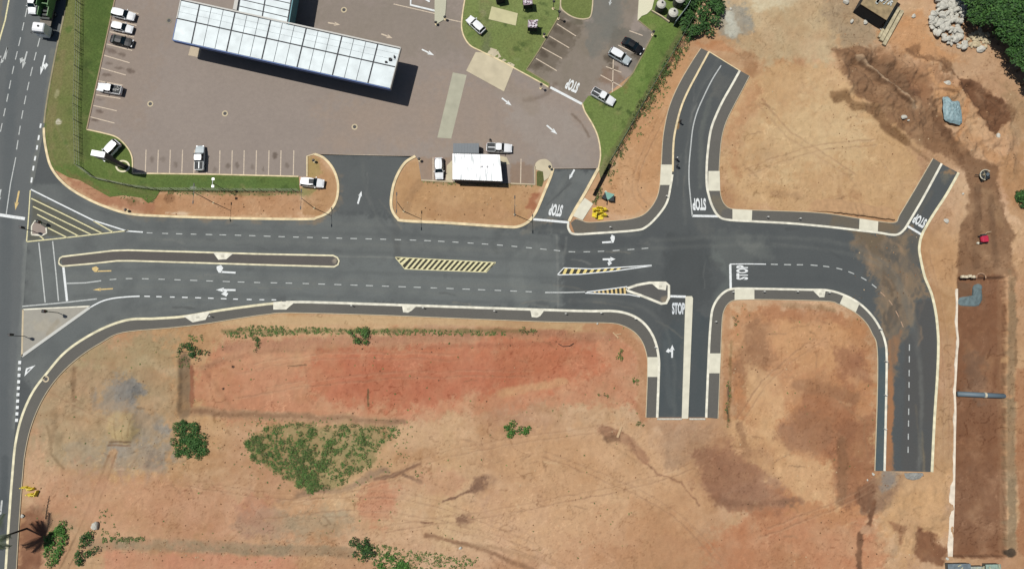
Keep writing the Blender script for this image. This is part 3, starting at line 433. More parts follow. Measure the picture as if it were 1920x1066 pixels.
YARDP = [([(163, 243), (218, 0), (300, 0), (320, 60), (260, 240)], (150, 134, 120), 30, .5, None, 8), ([(600, 200), (850, 140), (1100, 200), (1120, 300), (860, 270), (600, 290)], (158, 140, 124), 30, .5, None, 10),
 ([(560, 0), (860, 0), (870, 100), (760, 110), (620, 60)], (138, 128, 116), 20, .6, None, 6), ([(940, 170), (1060, 200), (1110, 260), (1100, 310), (1040, 310), (960, 240)], (156, 148, 140), 18, .5, None, 6),
 ([(985, 132), (1048, 30), (1110, 40), (1125, -25), (1215, -25), (1190, 40), (1150, 120), (1090, 195), (1030, 160)], (132, 122, 108), 8, .8, None, 4), ([(1115, -25), (1180, -25), (1160, 60), (1110, 110), (1100, 60)], (118, 116, 108), 10, .8, None, 5), ([(987, 130), (1047, 35), (1095, 50), (1040, 135)], (104, 94, 80), 8, .75, None, 4), ([(1130, 125), (1165, 130), (1165, 165), (1120, 150)], (128, 102, 82), 8, .6, None, 5), ([(1150, 50), (1225, 60), (1190, 135), (1140, 110)], (110, 106, 96), 6, .6, None, 4), ([(1040, 26), (1060, 32), (1090, 42)], (96, 90, 74), 5, .6, 10, 4),
 ([(1040, 160), (1020, 180), (985, 190)], (112, 98, 84), 6, .5, 8, 4), ([(1072, 215), (1092, 235), (1105, 255)], (112, 96, 82), 4, .6, 4, 4), ([(850, 60), (930, 150), (1000, 200)], (146, 132, 116), 12, .4, 30, 8), ([(780, 295), (848, 295), (848, 340), (790, 338)], (154, 130, 110), 4, .7, None, 4), ([(958, 305), (1002, 310), (1002, 345), (958, 345)], (142, 118, 98), 4, .7, None, 3)]
for x in (285, 308, 331, 400, 424, 447, 470, 492, 515, 540): YARDP.append((ell(x+random.uniform(-3, 3), random.choice([290, 300, 310, 316]), 3.5, 5), (104, 92, 82), 3, random.uniform(.3, .75), None, 3))
for (x, y) in ((205, 92), (212, 97), (228, 102), (203, 119), (222, 128), (200, 141), (188, 187), (185, 209), (180, 226), (244, 134)): YARDP.append((ell(x, y, 8, 3, rot=.2), (100, 86, 76), 3, .7, None, 3))
for (x, y) in ((1062, 45), (1048, 60), (1034, 82), (1022, 103), (1010, 122), (1140, 112), (1150, 128), (1195, 104)): YARDP.append((ell(x, y, 9, 5, rot=.5), (84, 74, 62), 5, .7, None, 4))
L1P = [([(128, -25), (160, -25), (150, 150), (158, 300), (100, 318), (83, 240), (106, 95)], (124, 126, 78), 8, .85, None, 5), ([(105, 95), (128, 90), (112, 180), (100, 240), (104, 310), (90, 300), (83, 240)], (132, 126, 84), 4, .85, None, 3), ([(160, -25), (216, -25), (190, 120), (168, 230), (155, 160)], (74, 96, 46), 14, .6, None, 6), ([(150, 60), (168, 80), (170, 300), (150, 290)], (84, 98, 52), 6, .7, None, 4),
 ([(104, 232), (145, 312), (170, 330), (250, 353), (290, 368)], (126, 128, 84), 3, .8, 4, 2), ([(260, 334), (560, 334), (560, 356), (260, 350)], (92, 116, 62), 6, .6, None, 4), ([(100, 300), (150, 330), (205, 362), (150, 345)], (128, 112, 72), 5, .7, None, 5), ([(200, 340), (290, 352), (290, 372), (230, 360)], (104, 112, 62), 5, .6, None, 5), (ell(110, 229, 5, 5), (206, 200, 180), 2, .9, None, 2), (ell(107, 176, 4, 8), (190, 184, 150), 3, .6, None, 3), (ell(362, 351, 5, 2), (150, 156, 140), 2, .8, None, 1), ([(105, 235), (115, 265)], (138, 130, 84), 2, .6, 2, 1), ([(108, 230), (140, 230)], (128, 124, 78), 2, .5, 2, 1)]
L2P = [([(895, 0), (925, 0), (915, 110), (905, 100), (900, 40)], (128, 134, 88), 8, .5, None, 5), ([(940, 60), (1020, 60), (990, 120), (940, 110)], (122, 132, 76), 18, .6, None, 8), ([(905, 60), (920, 62), (918, 98), (902, 94)], (106, 112, 84), 5, .6, None, 4), (ell(903, 27, 6), (150, 150, 116), 3, .5, None, 3), (ell(970, 112, 5, 4), (150, 158, 112), 3, .5, None, 3)]
L4P = [([(1230, 60), (1290, 10), (1270, 70), (1200, 200), (1190, 190)], (98, 122, 60), 10, .7, None, 5), ([(1100, 185), (1180, 170), (1200, 180), (1130, 310), (1110, 235)], (116, 132, 74), 14, .7, None, 6), ([(1300, 30), (1276, 76), (1228, 155), (1166, 268), (1126, 336)], (104, 108, 68), 6, .85, 20, 5), ([(1120, 320), (1135, 290), (1128, 340)], (140, 138, 96), 5, .7, None, 4), ([(1165, 165), (1182, 140), (1174, 175)], (140, 120, 76), 4, .7, None, 4)]
for L in (L1P, L2P, L4P):
    for i in range(60):
        if L is L1P: x, y = (random.uniform(100, 210), random.uniform(0, 330)) if i < 40 else (random.uniform(260, 560), random.uniform(332, 358))
        elif L is L2P: x, y = random.uniform(880, 1030), random.uniform(0, 140)
        else: x, y = random.uniform(1100, 1300), random.uniform(0, 330)
        L.append((ell(x, y, random.uniform(3, 9), random.uniform(2, 5), rot=random.random()*3), random.choice([(64, 82, 42), (132, 138, 84), (84, 112, 52), (140, 134, 90), (74, 92, 46)]), 4, random.uniform(.2, .55), None, 5))
EDGE_DIRT = [(K_S+[], (150, 130, 104), 4, .0, 3, 2)]
def grid_patch(name, poly, z, base, patches, m, cell=.2, big=5, seed=3, rough_z=0.0):
    xs = [p[0] for p in poly]; ys = [p[1] for p in poly]
    x0, y0 = max(min(xs), -118), max(min(ys), -46); x1, y1 = min(max(xs), 118), min(max(ys), 84)
    gx = np.arange(x0-cell, x1+2*cell, cell); gy = np.arange(y0-cell, y1+2*cell, cell)
    CX, CY = np.meshgrid((gx[:-1]+gx[1:])/2, (gy[:-1]+gy[1:])/2, indexing='ij')
    keep = inside(CX.ravel(), CY.ravel(), poly).reshape(CX.shape)
    nx, ny = len(gx), len(gy)
    ii, jj = np.nonzero(keep)
    quads = np.stack([ii*ny+jj, (ii+1)*ny+jj, (ii+1)*ny+jj+1, ii*ny+jj+1], 1)
    cnt = np.zeros(nx*ny, int); np.add.at(cnt, quads.ravel(), 1)
    used = np.nonzero(cnt > 0)[0]; rem = np.full(nx*ny, -1); rem[used] = np.arange(len(used))
    VX = gx[used//ny].copy(); VY = gy[used % ny].copy(); bd = np.nonzero(cnt[used] < 4)[0]
    bx, by, d = nearest(VX[bd], VY[bd], poly); ok = d < cell*1.1
    VX[bd[ok]] = bx[ok]; VY[bd[ok]] = by[ok]
    px, py = w2p(VX, VY)
    C = albn(paint(px, py, VX, VY, base, patches, big, seed))
    Z = np.full(VX.shape, z)
    if rough_z:
        hz = np.maximum(fbm(VX, VY, 1.6, 4, 9)+.15, 0)*rough_z; hz[bd] = 0; Z = Z+hz
    o = np_mesh(name, np.stack([VX, VY, Z], 1), rem[quads], m, None, C, smooth=bool(rough_z)); o['kind'] = 'structure'
    return o
# ---------------------------------------------------------------- ground sheet
def build_ground():
    cell = .2
    cx = np.arange(-112, 112.01, cell); cy = np.arange(-42, 80.01, cell)
    far = np.array([1, 3, 8, 20, 50, 120, 300, 700, 1600, 3000])
    gx = np.concatenate([cx[0]-far[::-1], cx, cx[-1]+far]); gy = np.concatenate([cy[0]-far[::-1], cy, cy[-1]+far])
    X, Y = np.meshgrid(gx, gy, indexing='ij'); X = X.ravel(); Y = Y.ravel()
    core = (X >= -113) & (X <= 113) & (Y >= -43) & (Y <= 81)
    px, py = w2p(np.clip(X, -125, 125), np.clip(Y, -50, 95))
    C = np.empty((len(X), 3)); C[:] = (150, 132, 96)
    idx = np.nonzero(core)[0]
    base = np.array([182, 142, 104.0])
    C[idx] = paint(px[idx], py[idx], X[idx], Y[idx], base, DIRT, 9, 2, earth=True)
    out = np.nonzero(~core)[0]; n = fbm(X[out], Y[out], .02, 4, 3)[:, None]
    C[out] = np.where(n > 0, np.array([92, 104, 58.]), np.array([160, 132, 96.]))
    # relief
    Z = np.zeros(len(X)); xi, yi = X[idx], Y[idx]
    h = fbm(xi, yi, .11, 5, 12)*.55+fbm(xi, yi, .9, 4, 22)*.22+np.maximum(fbm(xi, yi, 1.6, 3, 44)-.12, 0)*.3
    d = np.full(xi.shape, 1e9)
    for poly in PAVED+[LAWN1, LAWN2, LAWN3, LAWN4]:
        ins = inside(xi, yi, poly); dd = segdist(xi, yi, poly); d = np.minimum(d, np.where(ins, -dd, dd))
    k = sstep(.35, 3.0, d)
    pxi, pyi = px[idx], py[idx]
    def region(poly, soft):
        dd = segdist(pxi, pyi, poly); s = np.where(inside(pxi, pyi, poly), -dd, dd); return 1-sstep(-soft, soft, s)
    h = h-region([(1798, 520), (1886, 520), (1886, 1043), (1789, 1043)], 2)*1.1
    h = h-region([(380, 690), (480, 660), (1120, 640), (1140, 680), (1050, 735), (760, 772), (440, 772)], 6)*.35
    h = h+region(ell(231, 800, 24, 26), 12)*.9+region(ell(240, 733, 18, 13), 10)*.6
    h = h+region([(1605, 108), (1612, 104), (1645, 132), (1690, 172), (1714, 202), (1685, 182), (1640, 145)], 4)*.9
    h = h-region([(1600, 120), (1640, 110), (1740, 150), (1730, 200), (1690, 165), (1640, 160)], 8)*.8
    h = h-region([(1798, 146), (1860, 182), (1900, 206), (1862, 246), (1808, 172)], 5)*.8
    h = h+region(ell(1775, 175, 20, 13), 8)*.8-region([(1128, 806), (1180, 826), (1215, 866), (1205, 872), (1140, 830)], 4)*.3
    cut = region([(1550, 85), (1640, 92), (1750, 105), (1800, 140), (1900, 205), (1900, 330), (1860, 310), (1760, 260), (1700, 250), (1600, 200)], 14)
    rg = .5-np.abs(fbm(xi*1.0+yi*.6, yi-.5*xi, .16, 5, 260))*2.6
    h = h+cut*(rg*1.5+fbm(xi, yi, .5, 4, 280)*1.3)
    h = h+region([(1700, 880), (1785, 880), (1780, 1040), (1650, 1050), (1610, 960)], 14)*fbm(xi, yi, .25, 4, 290)*1.4
    h = h+region([(90, 690), (330, 690), (330, 880), (90, 880)], 14)*fbm(xi, yi, .4, 4, 295)*.7
    h = h-region([(336, 675), (356, 675), (356, 770), (336, 770)], 5)*.5
    Z[idx] = h*k-.02*(d < .35)
    C = albn(C)
    nx, ny = len(gx), len(gy)
    a = np.arange(nx*ny).reshape(nx, ny)
    Fq = np.stack([a[:-1, :-1].ravel(), a[1:, :-1].ravel(), a[1:, 1:].ravel(), a[:-1, 1:].ravel()], 1)
    o = np_mesh('ground', np.stack([X, Y, Z], 1), Fq, vmat('earth', .97, 1.2, .07, 5.0, .08, .45, .07), None, C, smooth=True)
    o['kind'] = 'structure'
    return X[idx], Y[idx], Z[idx]
GX, GY, GZ = build_ground()
_nyc = len(np.arange(-42, 80.01, .2))
def gz(x, y):
    i = int(round((x+112)/.2)); j = int(round((y+42)/.2))
    i = min(max(i, 0), 1119); j = min(max(j, 0), 609)
    # core block is stored with its two 1 m neighbours trimmed away below
    return float(GZ_GRID[i, j])
_m = (GX >= -112.001) & (GX <= 112.001) & (GY >= -42.001) & (GY <= 80.001)
GZ_GRID = GZ[_m].reshape(-1, _nyc)
# ---------------------------------------------------------------- roads, paving, lawns
ASPH = vmat('asphalt', .9, 3.0, .07, 30.0, .10, .2, .02, .35)
PAVE = vmat('paving', .9, 1.2, .06, 16.0, .10, .25, .02, .3)
TURF = vmat('turf', .95, 2.6, .22, 14.0, .35, .9, .10, .15)
grid_patch('road', ROAD, .03, (82, 86, 86), ROADP, ASPH, big=5, seed=11)
grid_patch('main_road', MAIN, .036, (98, 102, 102), MAINP, ASPH, big=4, seed=15)
grid_patch('parking_lot', YARD, .02, (151, 139, 129), YARDP, PAVE, big=5, seed=19)
for nm, ply, bs, pt in (('lawn', LAWN1, (102, 120, 62), L1P), ('lawn', LAWN2, (126, 140, 82), L2P), ('lawn', LAWN3, (116, 128, 72), []), ('lawn', LAWN4, (114, 134, 70), L4P), ('lawn', LAWN5, (100, 104, 62), [])):
    grid_patch(nm, ply, .05, bs, pt, TURF, big=9, seed=23, rough_z=.12)
FWP = [([(1070, 410), (1115, 412), (1112, 440), (1070, 440)], (108, 100, 86), 6, .7, None, 4), ([(1330, 365), (1350, 370), (1360, 388), (1350, 405), (1335, 385)], (118, 110, 92), 5, .7, None, 5), ([(1560, 405), (1611, 412), (1611, 430), (1560, 424)], (112, 100, 80), 6, .6, None, 5), ([(1646, 416), (1690, 420), (1680, 438), (1646, 434)], (118, 102, 80), 5, .7, None, 4), ([(1640, 650), (1662, 650), (1658, 884), (1638, 884)], (74, 88, 92), 4, .8, None, 1), ([(1700, 400), (1760, 300)], (98, 96, 84), 5, .4, 20, 3)]
for f in FOOTW: grid_patch('pavement', f, .12, (100, 98, 92), FWP, ASPH, big=4, seed=31)
grid_patch('pavement', pw([(115, 482), (212, 471), (240, 470), (350, 473), (627, 480), (635, 489), (628, 499), (350, 491), (250, 488), (220, 488), (175, 493), (118, 498)]), .12, (92, 88, 84), [(ell(628, 490, 5, 5), (150, 140, 124), 2, .9, None, 3), (ell(633, 491, 2, 3), (40, 38, 36), 1, .9, None, 1)], ASPH, seed=33)
grid_patch('pavement', pw([(1178, 540), (1217, 531), (1250, 531), (1254, 538), (1253, 560), (1246, 568), (1238, 567), (1200, 551)]), .12, (92, 91, 88), [(ell(1247, 562, 9, 6), (138, 126, 108), 3, .9, None, 3)], ASPH, seed=33)
grid_patch('pavement', pw([(45, 581), (168, 575), (43, 665)]), .12, (166, 162, 150), [(ell(90, 610, 26, 12), (176, 168, 150), 8, .5, None, 5), ([(110, 600), (90, 625)], (150, 140, 120), 5, .4, 8, 4)], PAVE, seed=37)
grid_patch('pavement', pw([(60, 420), (70, 416), (85, 426), (88, 436), (80, 440), (62, 440)]), .12, (158, 144, 134), [], PAVE, seed=39)
def soil_bank():
    pts = pw(catmull([(1522, 396), (1570, 400), (1620, 406.5), (1676, 413.5)], 10)); n = len(pts); b = MB(); rings = []
    for i, (x, y) in enumerate(pts):
        t = i/(n-1); hgt = .75*min(1, t*2.5)*(1+random.uniform(-.15, .15)); j = random.uniform(-.08, .08); rings.append([(x, y+j, -.1), (x-.05, y+.1+j, hgt*.9), (x-.1, y+.35+j, hgt), (x-.3, y+1.5, hgt*.55), (x-.5, y+3.0, -.1)])
    b.loft(rings); o = b.build('soil_bank', mat('bank_soil', alb(188, 150, 110), .97, var=.15, scale=1.2, bump=.4), smooth=False); o['kind'] = 'structure'
soil_bank()
# concrete
CONC = mat('concrete_pale', alb(226, 222, 200), .85, var=.10, scale=.8)
CONCW = mat('kerb_white', alb(240, 236, 216), .8, var=.26, scale=.9, bump=.2)
CONCC = mat('kerb_cream', alb(238, 218, 174), .8, var=.26, scale=.9, bump=.2)
CONCY = mat('kerb_yellow', alb(238, 230, 194), .8, var=.26, scale=.9, bump=.2)
EDGE = mat('edging', alb(206, 190, 158), .85, var=.15, scale=1.0)
def kerb(pts, wd=.48, m=CONCW, z1=.15): return sweep_box('kerb', pw(pts), wd, -.05, z1, m)
i0 = 6
kerb([p for p in K_TOP[i0:24]], .35, mat('kerb_worn', alb(160, 150, 118), .9, var=.2, scale=1), .12)
kerb(K_TOP[24:], .5, CONCC); kerb(K_I2, .55, CONCC)
kerb(K_ACC[:24], .6, CONCC); kerb(K_ACC[24:78], .45, CONCW); kerb(K_ACC[78:], .42, CONCC)
kerb(K_NE, .46); kerb(K_E, .5, CONCY); kerb(K_BLK, .45); kerb(K_S[:75], .5); kerb(K_S[75:], .5, CONCY)
for e in (O_S, O_ACC[6:], O_NE, O_BLK): sweep_box('edging', pw(e), .16, -.1, .135, EDGE)
for e, m_ in ((E_ISL, CONCC), ([(249, 325), (400, 327), (560, 331)], CONCC), ([(221, -25), (163, 243)], mat('kerb_tan', alb(170, 148, 120), .9)), (E_LAWN, CONCC), (E_RIGHT, CONCC), ([(1029, 164), (1030, 157), (987, 131), (1010, 96), (1047, 33)], mat('kerb_olive', alb(150, 140, 104), .9)), (catmull([(1055, -25), (1051, 10), (1060, 24), (1078, 34), (1098, 36), (1109, 26), (1113, -25)]), EDGE), ([(1196, 38), (1226, 62), (1187, 137), (1167, 162)], mat('kerb_olive', (0, 0, 0))), ([(576, 331), (576, 293), (590, 289)], CONCC), ([(790, 338), (850, 341)], EDGE), ([(958, 344), (1003, 346), (1003, 312)], EDGE)):
    sweep_box('kerb', pw(e), .28, -.05, .13, m_)
def flat(name, polys, z0, z1, m):
    b = MB()
    for p in polys: b.prism(pw(p), z0, z1)
    o = b.build(name, m); o['kind'] = 'structure'; return o
PADS = [[(1239, 309), (1261, 309), (1258, 347), (1237, 347)], [(1096, 371), (1112, 382), (1092, 413), (1072, 404)], [(1328, 321), (1349, 321), (1350, 358), (1327, 358)], [(1373, 392), (1410, 394), (1409, 415), (1373, 413)], [(1611, 410), (1646, 415), (1645, 436), (1610, 432)], [(1214, 669), (1236, 669), (1235, 706), (1214, 706)], [(1329, 662), (1351, 662), (1349, 699), (1328, 699)], [(1377, 541), (1414, 541), (1414, 561), (1377, 562)], [(1581, 553), (1611, 568), (1604, 585), (1574, 569)]]
for p in PADS: flat('pavement', [p], .0, .142, CONC)
INL = [[(344, 592), (395, 583), (386, 599), (362, 604)], [(513, 566), (556, 564), (545, 573), (537, 580), (513, 580)], [(754, 571), (783, 572), (772, 582), (765, 586), (756, 585)], [(994, 580), (1021, 581), (1013, 592), (1007, 595), (997, 594)], [(400, 473), (438, 475), (425, 486), (410, 487)], [(1220, 530), (1250, 531), (1248, 544), (1234, 542)], [(1522, 543), (1547, 546), (1545, 557), (1536, 557)], [(1112, 418.5), (1112.5, 418.5), (1112.5, 419)]][:7]
for k_, p in enumerate(INL):
    b = MB(); b.prism(pw(p), .0, .17); o = b.build('drain_inlet', CONCW)
    tag(o, ['pale concrete drain inlet on the south kerb nearest the main road', 'pale concrete drain inlet on the south kerb where the footpath straightens', 'pale concrete drain inlet on the south kerb below the yellow chevron strip', 'pale concrete drain inlet on the south kerb nearest the bend into the side street', 'pale concrete drain inlet set in the long yellow-kerbed median', 'white concrete drain inlet inside the triangular splitter island', 'white concrete drain inlet on the curved kerb of the right hand block'][k_], 'drain inlet')
    m_ = MB(); c = Vector((sum(q[0] for q in pw(p))/len(p), sum(q[1] for q in pw(p))/len(p), 0))
    m_.box((c.x, c.y, .172), (.6, .45, .02), .1).build('lid', mat('inlet_lid', alb(204, 200, 182), .8), o)
kerb([(111, 491), (113, 484), (118, 481), (212, 470), (240, 469), (350, 472), (480, 476), (625, 479), (633, 483), (636, 489), (634, 496), (627, 500), (480, 496), (350, 492), (250, 489), (220, 489), (175, 494), (118, 499), (112, 495), (111, 491)], .34, CONCY, .16)
kerb([(1175, 541), (1195, 534), (1217, 530), (1248, 530), (1254, 535), (1254, 558), (1249, 568), (1240, 569), (1200, 553), (1177, 545), (1175, 541)], .5, CONCW, .16)
kerb([(44, 580), (169, 574)], .3, CONCW, .14); kerb([(169, 576), (42, 667)], .6, mat('kerb_grey', alb(208, 208, 200), .85), .14); kerb([(42, 667), (44, 580)], .4, EDGE, .14)
flat('pavement', [[(1285, 556), (1287, 555), (1297, 555), (1299, 559), (1290, 784), (1278, 784)]], 0, .16, CONC)
kerb([(60, 440), (60, 424), (66, 414), (78, 419)], .3, CONCW, .14); kerb([(60, 440), (80, 441), (88, 437), (87, 427)], .35, CONCW, .14)
PADC = mat('slab_beige', alb(206, 194, 164), .88, var=.12, scale=.5); PADG = mat('slab_grey', alb(180, 178, 156), .88, var=.12, scale=.5)
flat('path', [[(849, 136), (875, 141), (846, 260), (820, 258)]], 0, .027, PADG)
flat('path', [[(892, 98), (914, 100), (920, 90), (933, 94), (940, 108), (965, 122), (945, 172), (874, 133)]], 0, .075, PADC)
flat('path', [[(922, 13), (971, 26), (967, 49), (916, 37)]], 0, .16, mat('slab_lawn', alb(206, 200, 156), .88, var=.12, scale=.5))
flat('path', [[(358, 85), (378, 90), (374, 108), (353, 104)]], 0, .03, mat('slab_pump', alb(200, 184, 158), .88))
flat('path', [[(1195, 40), (1199, -25), (1233, -25), (1222, 18), (1213, 27), (1203, 31)]], 0, .17, mat('slab_drive', alb(226, 222, 192), .88))
flat('path', [[(838, 310), (848, 300), (848, 341), (836, 338)], [(937, 292), (950, 295), (956, 308), (940, 308)]], 0, .026, PADC)
flat('path', [catmull([(1003, 318), (1004, 307), (1012, 300), (1024, 299), (1033, 306), (1036, 316)])+[(1028, 334), (1020, 340), (1018, 322)]], 0, .13, PADC)
flat('path', [[(815, -20), (839, -20), (835, 28), (832, 38), (822, 44), (818, 50), (815, 40)]], 0, .15, mat('slab_pale', alb(196, 194, 170), .88))
# ---------------------------------------------------------------- painted markings
def paintmat(name, c, wear=.5):
    wear = wear*1.35
    if name in _M: return _M[name]
    m, t, b = nodes_of(name)
    tc = t.nodes.new('ShaderNodeTexCoord'); nz = t.nodes.new('ShaderNodeTexNoise'); nz.inputs['Scale'].default_value = 3.5; nz.inputs['Detail'].default_value = 6
    t.links.new(tc.outputs['Object'], nz.inputs['Vector'])
    rp = t.nodes.new('ShaderNodeMapRange'); rp.inputs[1].default_value = .62-wear*.2; rp.inputs[2].default_value = .78; t.links.new(nz.outputs[0], rp.inputs[0])
    mx = t.nodes.new('ShaderNodeMix'); mx.data_type = 'RGBA'; mx.inputs[6].default_value = (*c, 1); mx.inputs[7].default_value = (*[v*.45+.05 for v in c], 1)
    t.links.new(rp.outputs[0], mx.inputs[0]); t.links.new(mx.outputs[2], b.inputs['Base Color']); b.inputs['Roughness'].default_value = .75
    _M[name] = m; return m
PW = paintmat('paint_white', alb(236, 240, 238), .4); PG = paintmat('paint_worn', alb(196, 200, 196), .7); PY = paintmat('paint_yellow', alb(236, 214, 130), .5); PYP = paintmat('paint_pale_yellow', alb(234, 226, 174), .65); PO = paintmat('paint_amber', alb(226, 196, 126), .7); PC = paintmat('paint_cream', alb(214, 196, 172), .7); PBK = mat('chevron_black', alb(60, 58, 44), .9)
ZR = .044; ZM = .05; ZY = .03
def marks(name, m, build):
    b = MB(); build(b); o = b.build(name, m); o['kind'] = 'structure'; return o
def lines(name, m, segs, z, wd):
    def f(b):
        for s in segs: strip(b, pw(s), wd, z)
    return marks(name, m, f)
def dashes(path, first, step, ln):
    pts = catmull(path, 10); acc = [0]
    for a, c in zip(pts, pts[1:]): acc.append(acc[-1]+math.dist(a, c))
    xs = [p[0] for p in pts]; ys = [p[1] for p in pts]; out = []; d = first
    while d+ln < acc[-1]:
        jit = random.uniform(-1.2, 1.2); q = np.linspace(d+jit, d+ln+jit+random.uniform(-1.5, 1), 4)
        out.append(list(zip(np.interp(q, acc, xs), np.interp(q, acc, ys)))); d += step
    return out
lines('lane_marking', PG, dashes([(268, 436), (326, 438), (450, 441), (542, 444), (660, 447), (740, 449), (822, 452), (932, 459), (1030, 468), (1077, 472), (1145, 470), (1240, 463)], 8, 27.3, 12), ZR, .17)
lines('lane_marking', PG, dashes([(205, 524), (255, 522), (382, 526), (470, 529), (562, 531), (717, 536), (855, 541), (1005, 547)], 2, 30, 13), ZR, .17)
lines('lane_marking', PW, dashes([(268, 555), (375, 558), (460, 561), (526, 562)], 2, 24, 10), ZR, .2)
lines('lane_marking', PG, dashes([(1436, 495), (1480, 496), (1525, 497), (1575, 504), (1617, 521), (1648, 543)], 10, 24.5, 12), ZR, .2)
lines('lane_marking', paintmat('paint_muddy', alb(196, 160, 128), .9), dashes([(1648, 545), (1670, 567), (1688, 600), (1698, 626)], 4, 22, 12), ZR, .17)
lines('lane_marking', PG, dashes([(1705, 640), (1704, 740), (1702, 870)], 4, 24, 12), ZR, .2)
lines('lane_marking', PG, dashes([(52, 12), (38, 75), (24, 135), (12, 195), (-2, 262)], 4, 27.5, 16)+dashes([(76, 68), (58, 140), (42, 215), (30, 290)], 4, 28, 17), ZM, .2)
lines('lane_marking', PG, [[(30, 295), (20, 345), (12, 402)], [(15, 88), (10, 112)], [(2, 105), (-6, 160)]], ZM, .2)
lines('lane_marking', PW, dashes([(77, 232), (70, 275), (62, 320), (58, 350)], 1, 20, 9), ZM, .34)
lines('lane_marking', PYP, [[(21, -20), (10, 38), (-2, 80)]], ZM, .3)
lines('stop_line', PW, [[(-6, 402), (47, 410)]], ZM, .6); lines('stop_line', PW, [[(1000, 411), (1035, 414), (1067, 417)], [(1298, 404.5), (1347, 405.5)], [(1702, 424), (1728, 440)], [(1369, 496), (1370, 541)], [(1256, 555), (1286, 556)], [(119, 500), (126, 564)]], ZR, .45)
lines('stop_line', PW, [[(1032, 164), (1091, 195)]], ZY, .5)
lines('lane_marking', PG, [[(73, 455), (79, 510), (85, 567)], [(99, 452), (105, 510), (110, 564)], [(125, 531), (160, 530), (190, 526)], [(42, 574), (110, 568), (182, 560)], [(1022, 548), (1060, 548), (1100, 547)]], ZR, .24)
lines('lane_marking', PW, [[(58, 355), (110, 381), (175, 413), (238, 433), (268, 435)], catmull([(169, 576), (190, 565), (212, 559), (240, 556), (262, 555)])], ZR, .26)
lines('lane_marking', PG, [catmull([(1352, 123), (1335, 150), (1320, 180), (1307, 210), (1299, 240), (1295, 275), (1292, 310), (1292, 342), (1295, 375), (1298, 405)])], ZR, .24)
lines('lane_marking', PW, [[(1368, 495), (1400, 494.5), (1436, 495)], [(1097, 547.5), (1140, 542), (1176, 537)], [(1097, 549), (1150, 551), (1180, 552), (1200, 556)], [(1045, 515), (1057, 502), (1110, 504), (1162, 501), (1222, 497)], [(1045, 515), (1087, 514), (1150, 508), (1222, 498)]], ZR, .2)
lines('give_way_line', PW, [[(37.5-i*.65, 676+i*12), (37-i*.65, 682+i*12)] for i in range(10)], ZM, .55)
def giveway(b):
    T = pw([(46, 705), (49, 690), (67, 684)]); c = [sum(t[i] for t in T)/3 for i in (0, 1)]; I = [(c[0]+(t[0]-c[0])*.38, c[1]+(t[1]-c[1])*.38) for t in T]
    vs = [(*t, ZM) for t in T]+[(*t, ZM) for t in I]; b.add(vs, [(0, 1, 4, 3), (1, 2, 5, 4), (2, 0, 3, 5)])
marks('give_way_triangle', PW, giveway)
# chevron areas
def quadpx(b, q, z): b.add([(*p2w(*p), z) for p in q], [tuple(range(len(q)))])
lines('chevron_marking', PYP, [[(741, 482), (930, 492), (912, 510), (759, 504), (741, 482)]], ZR, .16)
def ch1k(b): quadpx(b, [(741, 482), (930, 492), (912, 510), (759, 504)], .038)
marks('chevron_base', PBK, ch1k)
def ch1(b):
    n = 16
    quadpx(b, [(750.5, 493.5), (753.5, 498.5), (768, 484.2), (762, 483.8)], .042); quadpx(b, [(746, 487.5), (748.5, 491), (757.5, 483.6), (752.5, 483)], .042)
    for i in range(n):
        t0 = (i+.25)/n; t1 = (i+.72)/n
        L = lambda t: (751+t*164, 500+t*9.5) if t > 0.03 else (753, 497)
        T = lambda t: (751+17+t*160, 483.5+t*8.5)
        quadpx(b, [(755+t0*158, 503.7+t0*6), (755+t1*158, 503.7+t1*6), (764+8+t1*158, 483.7+t1*8.2), (764+8+t0*158, 483.7+t0*8.2)], .042)
marks('chevron_marking', PYP, ch1)
def ch2k(b): quadpx(b, [(1045, 515), (1057, 502), (1110, 504), (1162, 501), (1190, 499), (1150, 508), (1087, 514)], .038)
marks('chevron_base', PBK, ch2k)
def ch2(b):
    for i in range(9):
        x = 1056+i*12.5; tt = np.interp(x+6, [1057, 1110, 1162, 1222], [502, 504, 501, 497]); tb = np.interp(x, [1045, 1087, 1150, 1222], [515, 514, 508, 498])
        quadpx(b, [(x-2, tb), (x+3.5, tb), (x+9, tt), (x+3.5, tt)], .042)
marks('chevron_marking', PY, ch2)
def ch3k(b): quadpx(b, [(1105, 548), (1140, 542.5), (1174, 537.5), (1176, 552), (1140, 550.5)], .038)
marks('chevron_base', PBK, ch3k)
def ch3(b):
    for i in range(8):
        x = 1113+i*8; y0 = np.interp(x, [1097, 1176], [548, 537.5]); y1 = np.interp(x, [1097, 1176], [549, 552])
        quadpx(b, [(x, y0), (x+3.6, y0-.4), (x+4.6, y1), (x+1, y1)], .042)
marks('chevron_marking', PO, ch3)
lines('chevron_marking', PYP, [[(59, 372), (125, 404), (191, 437)], [(62, 387), (116, 413), (170, 439)], [(175, 414), (212, 435)], [(90, 410), (127, 444)][:0] or [(70, 402), (147, 442)], [(90, 427), (126, 445)], [(62, 432), (82, 448)], [(50, 453), (110, 447), (190, 438), (241, 432)], [(57, 357), (54, 405), (50, 453)]], ZR, .22)
